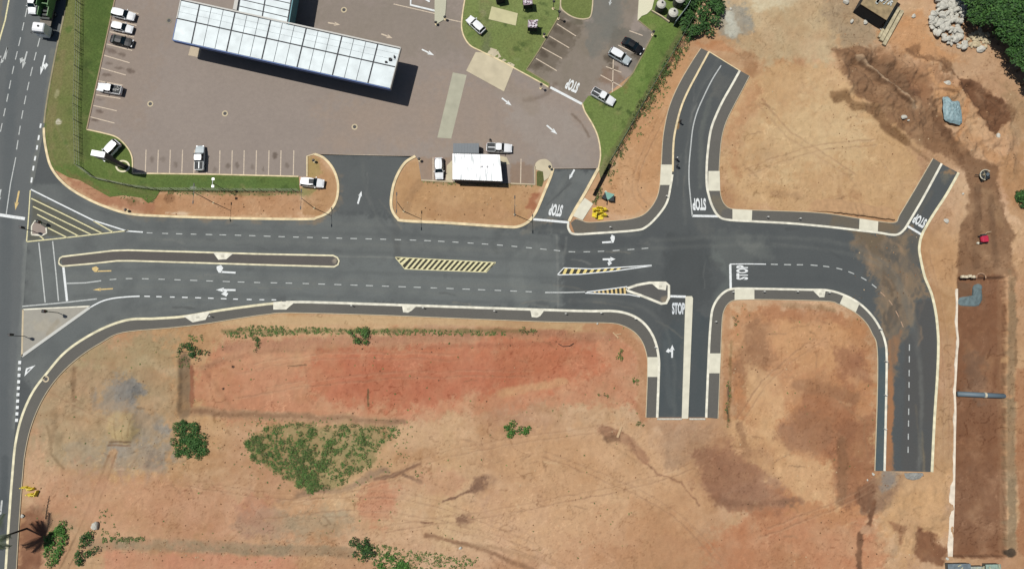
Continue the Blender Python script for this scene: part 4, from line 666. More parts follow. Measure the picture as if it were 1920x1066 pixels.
# bay lines
bays = [[(212, 15), (260, 26)], [(209, 38), (256, 48)], [(206, 60), (252, 70)], [(200, 83), (248, 95)], [(195, 104), (243, 118)], [(190, 128), (236, 141)], [(185, 152), (230, 160)], [(180, 178), (226, 185)], [(175, 198), (219, 208)], [(168, 219), (215, 231)]]
bays += [[(x, 281), (x-1.5, 326)] for x in (274, 297, 319.5, 342.5, 365, 389)]+[[(x, 282), (x-1, 329)] for x in (412.5, 435.5, 458, 481, 504.5, 527, 551)]
bays += [[(977, 298), (976, 344)], [(812, 295), (812, 337)], [(1044, 45), (1080, 68)], [(1030, 68), (1067, 90)], [(1014, 88), (1054, 110)], [(1005, 110), (1044, 133)], [(1180, 58), (1205, 67)], [(1159, 85), (1195, 102)], [(1136, 125), (1165, 136)], [(1126, 141), (1166, 163)], [(1150, 112), (1148, 178)], [(600, 290), (690, 291), (779, 294)], [(1037, 316), (1122, 317)], [(738, 8), (820, 27)], [(838, 36), (866, 42)]]
lines('bay_line', PC, bays, ZY, .2)
lines('bay_line', PW, [[(771, -20), (770, 10), (816, 21)], [(786, -8), (806, 4)]], .1, .4)
# arrows
def arrow(b, tail, head, wd=.28, hl=.42, hw=2.6, z=ZR, hook=None, branch=None):
    T = Vector(p2w(*tail)); Hd = Vector(p2w(*head)); d = Hd-T; L = d.length; d.normalize(); n = Vector((-d.y, d.x))
    def q(p, s, e): return (p.x+d.x*s+n.x*e, p.y+d.y*s+n.y*e, z)
    if hook:                                    # turn arrow: shaft with a curved head
        b.add([q(T, 0, -wd/2), q(T, L*.75, -wd/2), q(T, L*.75, wd/2), q(T, 0, wd/2)], [(0, 1, 2, 3)])
        s = hook; b.add([q(T, L*.68, wd/2*s), q(T, L*.72, s*wd*1.2), q(T, L*.66, s*wd*2.2), q(T, L*.8, s*wd*4), q(T, L*1.02, s*wd*3), q(T, L, s*wd*1.4), q(T, L*.88, -s*wd*.5), q(T, L*.75, -s*wd*.5)], [tuple(range(8))])
        return
    hl = L*hl
    b.add([q(T, 0, -wd/2), q(T, L-hl*.8, -wd/2), q(T, L-hl*.8, wd/2), q(T, 0, wd/2)], [(0, 1, 2, 3)])
    b.add([q(T, L-hl, -wd*hw/2), q(T, L, 0), q(T, L-hl, wd*hw/2), q(T, L-hl*.8, 0)], [(0, 1, 2, 3)])
    if branch:
        s = branch; b.add([q(T, L*.42, s*wd*.5), q(T, L*.55, s*wd*.5), q(T, L*.62, s*wd*1.6), q(T, L*.72, s*wd*2.2), q(T, L*.45, s*wd*3.6), q(T, L*.36, s*wd*1.8), q(T, L*.47, s*wd*1.5)], [tuple(range(7))])
def arr(m, *a, **k): marks('arrow_marking', m, lambda b: arrow(b, *a, **k))
arr(PO, (209, 507.5), (173, 508.5), hook=-1, wd=.24); arr(PW, (442, 511), (406, 509), hook=-1, wd=.34)
arr(PO, (212, 541), (174, 543), wd=.24); arr(PW, (442, 543.5), (405, 543), wd=.36, branch=1)
arr(PW, (1129, 454.5), (1153, 453), hook=1, wd=.36); arr(PW, (1130, 486), (1154, 485.5), wd=.36, branch=-1)
arr(PW, (1260, 670), (1260.5, 646), wd=.34, branch=1)
for t_, h_ in (((615, 43), (638, 47)), ((715, 64), (736, 72)), ((791, 93), (814, 104)), ((941, 184), (959, 198)), ((1025, 235), (1045, 252))): arr(PC if h_[0] < 800 else PW, t_, h_, z=ZY, wd=.3, hl=.5, hw=3)
arr(PW, (1077, 318), (1067, 336), wd=.36, hw=2); arr(PW, (671, 382), (678, 358), wd=.34, hw=2.2); arr(PG, (1146, -6), (1143, 11), z=ZY)
arr(PG, (15, 88), (3, 121), z=ZM, hook=-1, wd=.3); arr(PG, (51, 97), (42, 130), z=ZM, branch=-1, wd=.3); arr(PW, (85, 104), (76, 141), z=ZM, branch=1, wd=.3)
arr(PO, (36, 358), (29, 394), z=ZM, wd=.34); arr(PG, (2, 355), (-3, 380), z=ZM, wd=.3); arr(PG, (4, 937), (1, 966), z=ZM, hook=-1, wd=.34)
def stop_text(center, wv, hv, z=ZR, m=PW):
    """the word STOP stretched on the road: wv = pixel vector along the word, hv = pixel vector from letter foot to letter head"""
    cu = bpy.data.curves.new('t', 'FONT'); cu.body = 'STOP'; cu.align_x = 'CENTER'; cu.align_y = 'CENTER'; cu.offset = .045; cu.space_character = 1.06
    o = bpy.data.objects.new('t', cu); col.objects.link(o); dg = bpy.context.evaluated_depsgraph_get()
    me = bpy.data.meshes.new_from_object(o.evaluated_get(dg)); bpy.data.objects.remove(o)
    xs = [v.co.x for v in me.vertices]; ys = [v.co.y for v in me.vertices]; x0, x1, y0, y1 = min(xs), max(xs), min(ys), max(ys)
    for v in me.vertices:
        u = (v.co.x-x0)/(x1-x0)-.5; t = (v.co.y-y0)/(y1-y0)-.5
        X, Y = p2w(center[0]+wv[0]*u+hv[0]*t, center[1]+wv[1]*u+hv[1]*t); v.co = (X, Y, z)
    me.materials.clear(); me.materials.append(m); ob = bpy.data.objects.new('stop_marking', me); link(ob); ob['kind'] = 'structure'
stop_text((1042, 394), (-24, -3), (-5, 22)); stop_text((1311, 383), (-25, 0), (1, 23)); stop_text((1724, 414), (-21, -12), (-9, 17)); stop_text((1391.5, 510.5), (0, -27), (-22, 0)); stop_text((1272, 578), (24, 0), (0, -22), m=paintmat('paint_faded', alb(226, 232, 234), .7)); stop_text((1073, 161), (-22, -10), (-8, 19), z=ZY)
# ---------------------------------------------------------------- vehicles
PAINTS = {'white': mat('car_white', alb(248, 250, 250), .3, var=.03, coat=.6), 'black': mat('car_black', (.004, .0045, .006), .45, var=.1, coat=.12, spec=.25), 'silver': mat('car_silver', alb(196, 206, 208), .35, var=.04, coat=.4)}
GLASS = mat('car_glass', (.006, .012, .015), .12, var=.05, spec=.35); TYRE = mat('tyre', (.012, .012, .012), .9); RIM = mat('rim', (.35, .36, .37), .35, .8); TRIM = mat('black_trim', (.015, .016, .017), .7); LAMP = mat('lamp_glass', (.7, .72, .74), .15); RED = mat('tail_red', (.35, .012, .01), .3); BED = mat('bed_liner', (.03, .033, .034), .8)
def ring(x, hw, z0, z1, rt=.16, crown=.03):
    """cross-section of a car body at station x"""
    return [(x, -hw*.9, z0), (x, -hw, z0+.18), (x, -hw, z1-rt), (x, -hw+rt*.55, z1), (x, 0, z1+crown), (x, hw-rt*.55, z1), (x, hw, z1-rt), (x, hw, z0+.18), (x, hw*.9, z0)]
def make_vehicle(name, L, Wd, paint, kind, label, roofpaint=None):
    """front is +X; kind: hatch, suv, sedan, pickup"""
    hw = Wd/2; f = L/2; pm = PAINTS[paint]
    belt = {'hatch': .92, 'suv': 1.05, 'sedan': .9, 'pickup': 1.05}[kind]; top = {'hatch': 1.48, 'suv': 1.72, 'sedan': 1.42, 'pickup': 1.72}[kind]
    # windscreen foot, roof front, roof rear, tail foot
    st = {'hatch': (.22*L, .07*L, -.38*L, -.46*L), 'suv': (.22*L, .10*L, -.40*L, -.47*L), 'sedan': (.2*L, .05*L, -.2*L, -.36*L), 'pickup': (.2*L, .09*L, -.12*L, -.16*L)}[kind]
    root = empty(name, (0, 0, 0)); root['label'] = label
    b = MB(); hood = belt-.08
    S = [(-f, .78*hw, .5, belt-.22), (-f+.07, .9*hw, .34, belt-.06), (-f+.35, .985*hw, .26, belt), (-.2*L, hw, .24, belt), (.1*L, hw, .24, belt), (st[0], hw*.99, .24, belt-.01), (f-.75, .97*hw, .26, hood-.04), (f-.3, .9*hw, .3, hood-.14), (f-.06, .76*hw, .36, hood-.28), (f, .62*hw, .44, hood-.36)]
    b.loft([ring(*s) for s in S]); b.build('body', pm, root, smooth=False)
    def gh(name_, xs_b, xs_t, mtl, zt, inset=.17, zb=None, grow=0.0):
        zb = belt if zb is None else zb
        bb = MB(); yb = hw*.93+grow; yt = hw*.93-inset+grow
        bb.add([(xs_b[1], -yb, zb), (xs_b[0], -yb, zb), (xs_b[0], yb, zb), (xs_b[1], yb, zb), (xs_t[1], -yt, zt), (xs_t[0], -yt, zt), (xs_t[0], yt, zt), (xs_t[1], yt, zt)], [(0, 1, 5, 4), (1, 2, 6, 5), (2, 3, 7, 6), (3, 0, 4, 7), (4, 5, 6, 7)]); return bb
    gh('cabin', (st[0], st[3]), (st[1], st[2]), GLASS, top-.03, zb=belt-.03).build('window', GLASS, root)
    r = MB(); yt = hw*.93-.13; xr = np.linspace(st[2]-.06, st[1]+.04, 6); rr = []
    for i, x in enumerate(xr):
        e = .82 if i in (0, 5) else (.97 if i in (1, 4) else 1); rr.append([(x, -yt*e, top-.05), (x, -yt*e*.96, top), (x, 0, top+.035), (x, yt*e*.96, top), (x, yt*e, top-.05)])
    r.loft(rr); r.build('roof', PAINTS[roofpaint] if roofpaint else pm, root)
    for s in (-1, 1):
        yb = hw*.935*s; yt2 = (hw*.93-.16)*s
        for xb, xt in ((st[0], st[1]), (.5*(st[0]+st[3])-.1, .5*(st[1]+st[2])), (st[3], st[2])): MB().tube([(xb, yb, belt), (xt, yt2, top-.03)], .045, 4).build('pillar', pm, root)
    for sx in (.31*L, -.31*L):
        for s in (-1, 1):
            wv = MB().cyl((sx, s*(hw-.1), .34), .34, .24, 14, 'Y').build('wheel', TYRE, root); MB().cyl((sx, s*(hw+.015), .34), .21, .03, 10, 'Y').build('rim', RIM, wv)
    for s in (-1, 1):
        MB().box((f-.16, s*hw*.66, hood-.28), (.26, .34, .14), s*-.35).build('headlight', LAMP, root)
        MB().box((-f+.1, s*hw*.8, belt-.2), (.12, .22, .22)).build('taillight', RED, root)
        MB().box((st[0]-.25, s*(hw+.1), belt+.08), (.12, .2, .15)).build('mirror', TRIM if kind == 'pickup' else pm, root)
    MB().box((f-.02, 0, .42), (.14, hw*1.1, .2)).build('bumper', TRIM, root); MB().box((-f+.02, 0, .46), (.14, hw*1.5, .2)).build('bumper', TRIM, root)
    if kind == 'pickup':
        x0, x1 = -f+.14, st[3]-.02
        MB().box(((x0+x1)/2, 0, belt+.012), (x1-x0, hw*1.8, .03)).build('load_bed', BED, root)
        for s in (-1, 1): MB().box(((x0+x1)/2, s*hw*.93, belt+.03), (x1-x0, .055, .1)).build('bed_rail', pm, root)
        MB().box((x0-.02, 0, belt+.03), (.06, hw*1.7, .1)).build('tailgate', pm, root)
    return root
def park(root, px, py, hx, hy, cat, label, group='vehicles parked around the yard', z=.03):
    x, y = p2w(px, py, .9); a = Vector(p2w(px+hx, py+hy, .9))-Vector((x, y))
    root.location = (x, y, z); root.rotation_euler = (0, 0, math.atan2(a.y, a.x)); tag(root, label, cat, group); return root
proto = {}
def veh(key, *a, px, py, h, cat, label, name, z=.03, group='vehicles parked around the yard'):
    if key in proto: r = copy_tree(proto[key])
    else: r = proto[key] = make_vehicle(name, *a, label=label, roofpaint='white' if 'silver' in a else None)
    return park(r, px, py, h[0], h[1], cat, label, group, z)
veh('suvw', 4.7, 1.85, 'white', 'suv', px=231, py=27, h=(10, 2.3), cat='car', name='parked_car', label='white car in the topmost bay of the left row')
veh('hatw', 4.4, 1.78, 'white', 'hatch', px=228, py=51, h=(10, 2.2), cat='car', name='parked_car', label='white car parked right beside the black car, left row')
veh('sedb', 4.6, 1.82, 'black', 'sedan', px=227, py=76, h=(10, 2.3), cat='car', name='parked_car', label='black car third from the top in the left row')
p1 = veh('picw', 5.1, 1.85, 'white', 'pickup', px=205, py=166, h=(-10, -1.8), cat='pickup', name='parked_pickup', label='white pickup with cluttered dark bed alone in the left row')
veh('pics', 5.1, 1.85, 'silver', 'pickup', px=374, py=296, h=(.3, -10), cat='pickup', name='parked_pickup', label='pale pickup nosing up out of the bottom row of bays')
s1 = veh('suvw', px=585, py=342, h=(10, .9), cat='car', name='parked_car', label='white car with dark sunroof half on the end of the grass strip')
veh('suvw', px=206, py=282, h=(-7, 7.4), cat='car', name='parked_car', label='white car parked on the grass behind the tall sign', z=.1)
veh('hatw', px=823, py=315, h=(.3, 10), cat='car', name='parked_car', label='small white car left of the white-roofed kiosk')
veh('picw', px=936, py=277, h=(10, .3), cat='pickup', name='parked_pickup', label='white pickup with black bed in front of the grey trailer')
veh('hatw', px=892, py=46, h=(-8, -7.4), cat='car', name='parked_car', label='white car parked alone on the central lawn', z=.1)
veh('suvs', 4.7, 1.85, 'silver', 'suv', px=1162, py=105, h=(9, 5.2), cat='car', name='parked_car', label='white car next to the black car in the upper right bays')
veh('sedb', px=1187, py=85, h=(9, 5.4), cat='car', name='parked_car', label='black car in the upper right bays')
veh('picw', px=1131, py=181, h=(9, 5), cat='pickup', name='parked_pickup', label='white pickup half on the grass by the upper stop line', z=.08)
veh('hatw', px=61, py=6, h=(-1.5, 10), cat='car', name='moving_car', label='white car driving on the main road beside the truck', z=.04, group='traffic on the main road')
MB().box((.05, 0, 1.762), (.95, .95, .03)).build('sunroof', GLASS, s1)
b = MB()
for i in range(6): b.box((-1.7+random.uniform(-.5, .6), random.uniform(-.5, .5), 1.14), (random.uniform(.2, .6), random.uniform(.15, .4), .18), random.random()*3)
b.build('load', mat('scrap_load', (.2, .2, .19), .8, var=.5), p1)
# box trailer
def trailer():
    x, y = p2w(874, 279, 1.6); r = empty('box_trailer', (x, y, .03)); tag(r, 'long grey flat-roofed box trailer behind the white-roofed kiosk', 'trailer')
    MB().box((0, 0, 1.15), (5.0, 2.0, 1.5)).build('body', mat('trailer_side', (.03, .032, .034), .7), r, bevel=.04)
    b = MB()
    for i in range(9): b.box((-2.24+i*.56, 0, 1.93), (.55, 1.98, .05))
    b.build('roof', mat('trailer_roof', alb(122, 128, 132), .7, var=.05), r)
    MB().tube([(2.5, -.5, .5), (3.5, 0, .45), (2.5, .5, .5)], .05, 6).build('tow_bar', TRIM, r)
    for s in (-1, 1):
        w_ = MB().cyl((-.4, s*.95, .34), .34, .22, 14, 'Y').build('wheel', TYRE, r); MB().cyl((-.4, s*1.07, .34), .2, .03, 10, 'Y').build('rim', RIM, w_)
trailer()
def truck():
    a = Vector(p2w(88, 74)); c = Vector(p2w(108, -24)); d = (a-c).normalized(); ang = math.atan2(d.y, d.x); m = (a+c)/2
    r = empty('flatbed_truck', (m.x, m.y, .04), ang); tag(r, 'white-cabbed truck with green load frame at the top left', 'truck', 'traffic on the main road')
    Lh = (a-c).length/2; W = PAINTS['white']; GR = mat('truck_green', alb(104, 150, 92), .6)
    b = MB(); b.loft([[(x, -y, .7), (x, -y, z-.15), (x, -y+.15, z), (x, y-.15, z), (x, y, z-.15), (x, y, .7)] for x, y, z in ((Lh-2.1, 1.15, 2.9), (Lh-1.9, 1.2, 3.05), (Lh-.7, 1.2, 3.05), (Lh-.3, 1.18, 2.9), (Lh-.02, 1.1, 1.6), (Lh, 1.05, 1.2))]); b.build('cab', W, r)
    MB().box((Lh-.13, 0, 2.15), (.1, 2.0, .8), 0, ('Y', .18)).build('windscreen', GLASS, r); MB().cyl((Lh-1.3, .1, 3.09), .22, .08, 12).build('roof_hatch', TRIM, r)
    MB().box((-.9, 0, .85), (2*Lh-2, .9, .25)).build('chassis', TRIM, r); MB().box((-.7, 0, 1.15), (2*Lh-3.2, 2.3, .14)).build('bed', mat('truck_bed', alb(120, 112, 100), .8, var=.4), r)
    b = MB()
    for s in (-1, 1): b.box((-2.2, s*1.12, 2.2), (4.4, .1, 2.0)); b.box((.9, s*1.0, 1.9), (1.8, .14, 1.3))
    for i in range(5): b.box((-4.0+i*.85, 0, 1.35), (.14, 2.1, .2))
    b.box((-4.1, 0, 1.7), (.12, 2.2, .95)); b.box((-.8, 0, 1.8), (.16, 2.2, 1.1)); b.build('load_frame', GR, r)
    b = MB()
    for x in (.5, 1.3, 2.0): b.box((x, 0, 1.5), (.4, 2.0, .45))
    b.build('equipment', mat('truck_gear', (.05, .055, .05), .8, var=.4), r)
    MB().box((-Lh+2.2, 0, 2.3), (2.6, 2.45, 2.6)).build('load_box', mat('truck_box', alb(96, 110, 84), .8), r)
    for sx in (Lh-1.2, -Lh+1.2, -Lh+2.5, .5):
        for s in (-1, 1):
            w_ = MB().cyl((sx, s*1.02, .5), .5, .3, 16, 'Y').build('wheel', TYRE, r); MB().cyl((sx, s*1.18, .5), .28, .03, 10, 'Y').build('rim', RIM, w_)
    for s in (-1, 1): MB().box((Lh-.03, s*.85, .95), (.06, .3, .2)).build('headlight', LAMP, r)
    MB().tube([(Lh-.4, -1.2, 2.3), (Lh-.1, -1.75, 2.3), (Lh-.1, -1.75, 1.8)], .04, 5).build('mirror', TRIM, r)
truck()
# ---------------------------------------------------------------- buildings
def canopy():
    Z = 6.0
    A, B, C, D = (Vector(p2w(*p, Z)) for p in ((324, 75), (731, 166), (751, 89), (340, -2)))
    c = (A+B)/2; r = empty('station_canopy', (c.x, c.y, 0)); tag(r, 'long white panelled forecourt roof with blue edge, casting a black shadow', 'canopy')
    def T(u, v): q = A+(B-A)*u+(D-A)*v; q = q+(C-B-(D-A))*u*v; return (q.x-c.x, q.y-c.y)
    DK = mat('roof_gap', (.03, .032, .035), .8); b = MB(); b.prism([T(0, 0), T(1, 0), T(1, 1), T(0, 1)], Z-.75, Z-.06); b.build('roof_deck', DK, r)
    WP = mat('roof_panel', alb(224, 235, 236), .55, var=.16, scale=.5); b = MB()
    us = [0, 36/417]
    while us[-1]+22.6/417 < 1-.06: us.append(us[-1]+22.6/417)
    us.append(1.0)
    for i in range(len(us)-1):
        g0 = .0032 if i % 3 == 1 else .0012; g1 = .0032 if (i+1) % 3 == 1 else .0012
        u0 = us[i]+g0; u1 = us[i+1]-g1
        b.prism([T(u0, .012), T(u1, .012), T(u1, .505), T(u0, .505)], Z-.05, Z+.01)
        for v0, v1 in ((.535, .682), (.686, .828), (.832, .95)): b.prism([T(u0, v0), T(u1, v0), T(u1, v1), T(u0, v1)], Z-.05, Z+.01)
    b.build('roof', WP, r)
    BL = mat('fascia_blue', alb(34, 96, 170), .5); b = MB()
    n = Vector((0, -1))
    def bar(u0, v0, u1, v1, wd, z0, z1, m, nm):
        p = Vector(T(u0, v0)); q = Vector(T(u1, v1)); d = (q-p).normalized(); nn = Vector((-d.y, d.x))*wd/2
        MB().prism([tuple(p+nn), tuple(q+nn), tuple(q-nn), tuple(p-nn)], z0, z1).build(nm, m, r)
    bar(0, -.006, 1, -.006, .14, Z-.9, Z+.06, BL, 'fascia'); bar(-.001, 0, -.001, .5, .12, Z-.9, Z+.05, BL, 'fascia')
    PP = mat('parapet', alb(206, 204, 196), .7); bar(0, .985, 1, .985, .3, Z-.8, Z+.14, PP, 'parapet'); bar(1.001, 0, 1.001, 1, .12, Z-.8, Z+.08, PP, 'parapet'); bar(-.001, .52, -.001, 1, .2, Z-.8, Z+.1, PP, 'parapet')
    cm = mat('column', (.12, .13, .15), .7)
    for i in range(7):
        for v in (.28, .75):
            p = T(.06+i*.147, v); MB().box((*p, (Z-.75)/2), (.45, .45, Z-.75)).build('column', cm, r)
    b = MB(); p = T(.97, .66); b.box((*p, Z+.2), (.5, .5, .4)); p = T(.955, .58); b.box((*p, Z+.15), (.4, .3, .3)); p = T(.985, .74); b.box((*p, Z+.25), (.15, .5, .5)); b.build('roof_fan', TRIM, r)
    # rear wing
    W = [Vector(p2w(*p, Z)) for p in ((444, 24), (541, 47), (556, -40), (458, -60))]; q = lambda v: (v.x-c.x, v.y-c.y)
    b = MB(); b.prism([q(v) for v in W], 3.2, Z-.07); b.build('wing_wall', DK, r)
    b = MB()
    def TW(u, v): s = W[0]+(W[1]-W[0])*u; e = W[3]+(W[2]-W[3])*u; return q(s+(e-s)*v)
    for j in range(7):
        for u0, u1 in ((.03, .475), (.5, .96)): b.prism([TW(u0, j*.15+.01), TW(u1, j*.15+.01), TW(u1, j*.15+.142), TW(u0, j*.15+.142)], Z-.06, Z+.02)
    b.build('wing_roof', WP, r)
    p, s = Vector(q(W[1])), Vector(q(W[2])); d = (s-p).normalized(); nn = Vector((-d.y, d.x))*.09
    MB().prism([tuple(p+nn), tuple(s+nn), tuple(s-nn), tuple(p-nn)], 3.2, Z+.1).build('fascia', mat('fascia_teal', alb(70, 140, 150), .5), r)
    W2 = [Vector(p2w(*p_, Z)) for p_ in ((437, 18), (444, 20), (458, -60), (452, -62))]
    MB().prism([q(v) for v in W2], 4, Z+.12).build('parapet', PP, r)
    # pumps standing under it
    for i in range(6):
        pt = T(.13+i*.147, .28); o = empty('fuel_pump', (pt[0]+c.x, pt[1]+c.y, .02), math.atan2((B-A).y, (B-A).x))
        tag(o, 'fuel pump on its island in the shade under the white roof', 'fuel pump', 'fuel pumps under the canopy')
        MB().box((.9, 0, .95), (1.0, .6, 1.9)).build('body', mat('pump_body', (.05, .09, .2), .5), o, bevel=.03); MB().box((.9, 0, 1.3), (.7, .63, .4)).build('display', TRIM, o); MB().box((.5, 0, .08), (3.4, 1.2, .15)).build('plinth', EDGE, o)
canopy()
def kiosk():
    Z = 3.0; q = [Vector(p2w(*p, Z)) for p in ((848.5, 336), (942, 339.5), (937, 290), (848.5, 288))]; c = sum(q, Vector((0, 0)))/4
    r = empty('kiosk', (c.x, c.y, 0)); tag(r, 'small building with streaky white sheet roof beside the grey trailer', 'building')
    loc = [(v.x-c.x, v.y-c.y) for v in q]; ins = [(x*.95, y*.93) for x, y in loc]
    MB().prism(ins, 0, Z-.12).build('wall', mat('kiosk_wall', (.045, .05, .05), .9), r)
    m, t, bs = nodes_of('kiosk_roof'); tc = t.nodes.new('ShaderNodeTexCoord'); mp = t.nodes.new('ShaderNodeMapping'); mp.inputs['Scale'].default_value = (2.6, .35, 1); nz = t.nodes.new('ShaderNodeTexNoise'); nz.inputs['Scale'].default_value = 1.0; nz.inputs['Detail'].default_value = 5
    t.links.new(tc.outputs['Object'], mp.inputs[0]); t.links.new(mp.outputs[0], nz.inputs['Vector']); cr = t.nodes.new('ShaderNodeValToRGB'); cr.color_ramp.elements[0].position = .36; cr.color_ramp.elements[0].color = (.42, .45, .45, 1); cr.color_ramp.elements[1].position = .5; cr.color_ramp.elements[1].color = (.84, .84, .83, 1)
    t.links.new(nz.outputs[0], cr.inputs[0]); t.links.new(cr.outputs[0], bs.inputs['Base Color']); bs.inputs['Roughness'].default_value = .6
    b = MB(); n = 44
    A, B, C, D = [Vector(p) for p in loc]
    rings = []
    for i in range(n+1):
        u = i/n; p = A+(B-A)*u; s = D+(C-D)*u; z = Z-.1+.05*(i % 2); rings.append([(p.x, p.y, z-.05), (p.x, p.y, z), (s.x, s.y, z+.12), (s.x, s.y, z+.07)])
    b.loft(rings); b.build('roof', m, r)
    b = MB(); b.box((.9, .1, Z+.1), (.35, .3, .25)); b.box((2.0, .1, Z+.1), (.3, .3, .2)); b.build('roof_vent', mat('vent', (.4, .4, .4), .5), r)
    MB().box((-2.5, loc[0][1]*.93-.03, 1.05), (.9, .05, 2.1)).build('door', mat('kiosk_door', (.12, .1, .09), .6), r); MB().box((1.2, loc[0][1]*.93-.03, 1.5), (2.0, .05, .9)).build('window', GLASS, r)
kiosk()
def pylon():
    x, y = p2w(231, 312); ang = -math.atan2(.18, 1); r = empty('sign_pylon', (x, y, .05), ang); tag(r, 'tall sign tower with white top standing on the grass corner', 'sign')
    DKB = mat('pylon_side', (.012, .018, .028), .5)  # near-black: shade on the sides turned from the sun, put into the colour
    b = MB(); b.loft([[(-w_, -d_, z), (w_, -d_, z), (w_, d_, z), (-w_, d_, z)] for w_, d_, z in ((.95, .35, 0), (.95, .38, 5.2), (1.25, .5, 5.6), (1.28, .52, 8.1))]); b.build('panel', DKB, r)
    MB().box((0, 0, 8.2), (2.62, 1.1, .2)).build('cap', PAINTS['white'], r, bevel=.04)
    MB().box((0, .53, 7.0), (2.4, .04, 1.8)).build('sign_face', PAINTS['white'], r); MB().box((0, -.52, 7.3), (2.3, .04, 1.3)).build('sign_face', mat('pylon_face', (.3, .32, .36), .5), r)
    b = MB()
    for i in range(24):
        a = 2*math.pi*i/24; a2 = 2*math.pi*(i+1)/24; b.loft([[(1.45*math.cos(t), 1.25*math.sin(t), 0), (1.45*math.cos(t), 1.25*math.sin(t), .15), (1.1*math.cos(t), .9*math.sin(t), .15), (1.1*math.cos(t), .9*math.sin(t), 0)] for t in (a, a2)])
    b.build('base_ring', CONCY, r)
pylon()
# ---------------------------------------------------------------- street furniture
STEEL = mat('galv_steel', (.10, .105, .11), .5, .3); DKST = mat('dark_steel', (.02, .02, .022), .6)
def street_light(px, py, label):
    x, y = p2w(px, py); r = empty('street_light', (x, y, 0)); tag(r, label, 'street light', 'street lights along the dirt verge')
    h = 8.3; MB().tube([(0, 0, 0), (0, 0, h)], [.09, .055], 8).build('pole', STEEL, r); MB().cyl((0, 0, .05), .22, .1, 10).build('base', CONCC, r)
    for s, l in ((-1, 1.6), (1, 1.2)): MB().tube([(0, 0, h-.05), (0, s*l*.5, h+.1), (0, s*l, h+.12)], .035, 6).build('arm', STEEL, r)
    for s, l in ((-1, 1.9), (1, 1.4)): MB().box((0, s*l, h+.12), (.2, .6, .1)).build('lamp_head', DKST, r, bevel=.02)
for a, l in (((400, 380), 'thin street light on the dirt verge below the long row of bays'), ((589, 390), 'thin street light at the rounded end of the left dirt verge'), ((757, 396), 'thin street light at the left end of the kiosk verge'), ((965, 402), 'thin street light at the right end of the kiosk verge')): street_light(*a, l)
def lamp_mast(px, py, h, label):
    x, y = p2w(px, py); r = empty('lamp_mast', (x, y, .05)); tag(r, label, 'lamp post')
    MB().tube([(0, 0, 0), (0, 0, h)], [.08, .06], 8).build('pole', STEEL, r); MB().tube([(0, -.7, h), (0, .7, h)], .05, 6).build('arm', PAINTS['white'], r)
    for s in (-1, 1): MB().box((.1, s*.7, h+.02), (.5, .45, .12)).build('lamp_head', PAINTS['white'], r, bevel=.02)
lamp_mast(421, 356, 5.4, 'lamp post with white heads at the grass strip fence')
def small_lamp(px, py, h, label, cat='lamp post', dark=True):
    x, y = p2w(px, py); r = empty('lamp_post', (x, y, .05)); tag(r, label, cat)
    MB().tube([(0, 0, 0), (0, 0, h)], .06, 8).build('pole', DKST, r); MB().cyl((0, 0, h), .3, .25, 10, r2=.16).build('lamp_head', DKST, r); MB().cyl((0, 0, .06), .28, .12, 10).build('base', CONCC, r)
for px, py, h, l in ((1037, 17, 3, 'dark post with round head on the central lawn near the top edge'), (1047, 36, 3, 'dark post at the top corner of the sloping bays'), (1014, 166, 2.2, 'dark post on the kerb corner beside the upper stop line'), (1020, 69, 1.2, 'low dark post on the lawn edge by the sloping bays'), (1223, 66, 1.6, 'short post with pale base at the corner of the upper right bays'), (787, 301, 1.2, 'dark post near the tip of the kiosk verge'), (590, 303, 1.0, 'dark stub post on the rounded end of the left verge'), (1030, 316, 1.4, 'dark post on the pale rounded pad right of the kiosk'), (818, 46, 1.0, 'dark bollard on the tip of the pale island'), (835, 37, 1.2, 'dark post beside the pale island'), (240, 395, 1.0, 'black post standing on the curved kerb of the left verge')): small_lamp(px, py, h, l)
def robot(px, py, h, rz, label):
    x, y = p2w(px, py); r = empty('traffic_light', (x, y, .12), rz); tag(r, label, 'traffic light')
    MB().tube([(0, 0, 0), (0, 0, h)], .07, 8).build('pole', DKST, r); hd = MB().box((0, .12, h+.25), (.42, .32, 1.1)).build('signal_head', DKST, r, bevel=.02); MB().box((0, .3, h+.25), (.62, .04, 1.3)).build('backboard', DKST, hd)
    for k, c in enumerate(((.2, .02, .02), (.25, .16, .02), (.02, .2, .08))): MB().cyl((0, -.06, h+.6-k*.35), .11, .06, 10, 'Y').build('lens', mat('lens%d' % k, c, .3), hd)
robot(47, 630, 3.4, .2, 'traffic light at the left edge of the grey triangle island'); robot(110, 586, 3.4, 1.5, 'traffic light near the top side of the grey triangle island'); robot(64, 434, 3.0, 0, 'traffic light on the small island inside the yellow striped triangle'); robot(86, 420, 1.4, 1.2, 'short dark signal beside the small striped-triangle island')
k = 0
MP = [(397, 593, 'by the drain inlet nearest the main road'), (661, 573, 'on the south path under the median tip'), (794, 577, 'on the south path below the chevron strip'), (927, 583, 'on the south path right of the chevron strip'), (1060, 588, 'on the south path below the small striped wedge'), (1126, 587, 'on the south path where the bend begins'), (1190, 598, 'midway round the south path bend'), (1227, 651, 'on the south path just above the pale slab'), (1340, 603, 'on the left path of the right block'), (1372, 548, 'at the top left corner of the right block'), (1430, 547, 'on the top path right of the pale slab, right block'), (1492, 547, 'halfway along the top path of the right block'), (1551, 549, 'beside the white drain inlet of the right block'), (1647, 617, 'on the bend of the right block, upper right'), (1658, 677, 'on the right path of the block below its bend'), (1657, 740, 'midway down the right path of the block'), (1656, 803, 'lowest one on the right path of the block'), (1437, 408, 'on the north footpath nearest the pale slab'), (1497, 411, 'on the north footpath in its middle'), (1143, 427, 'on the path below the yellow barriers'), (1248, 369, 'on the path below the slab of the north road')]
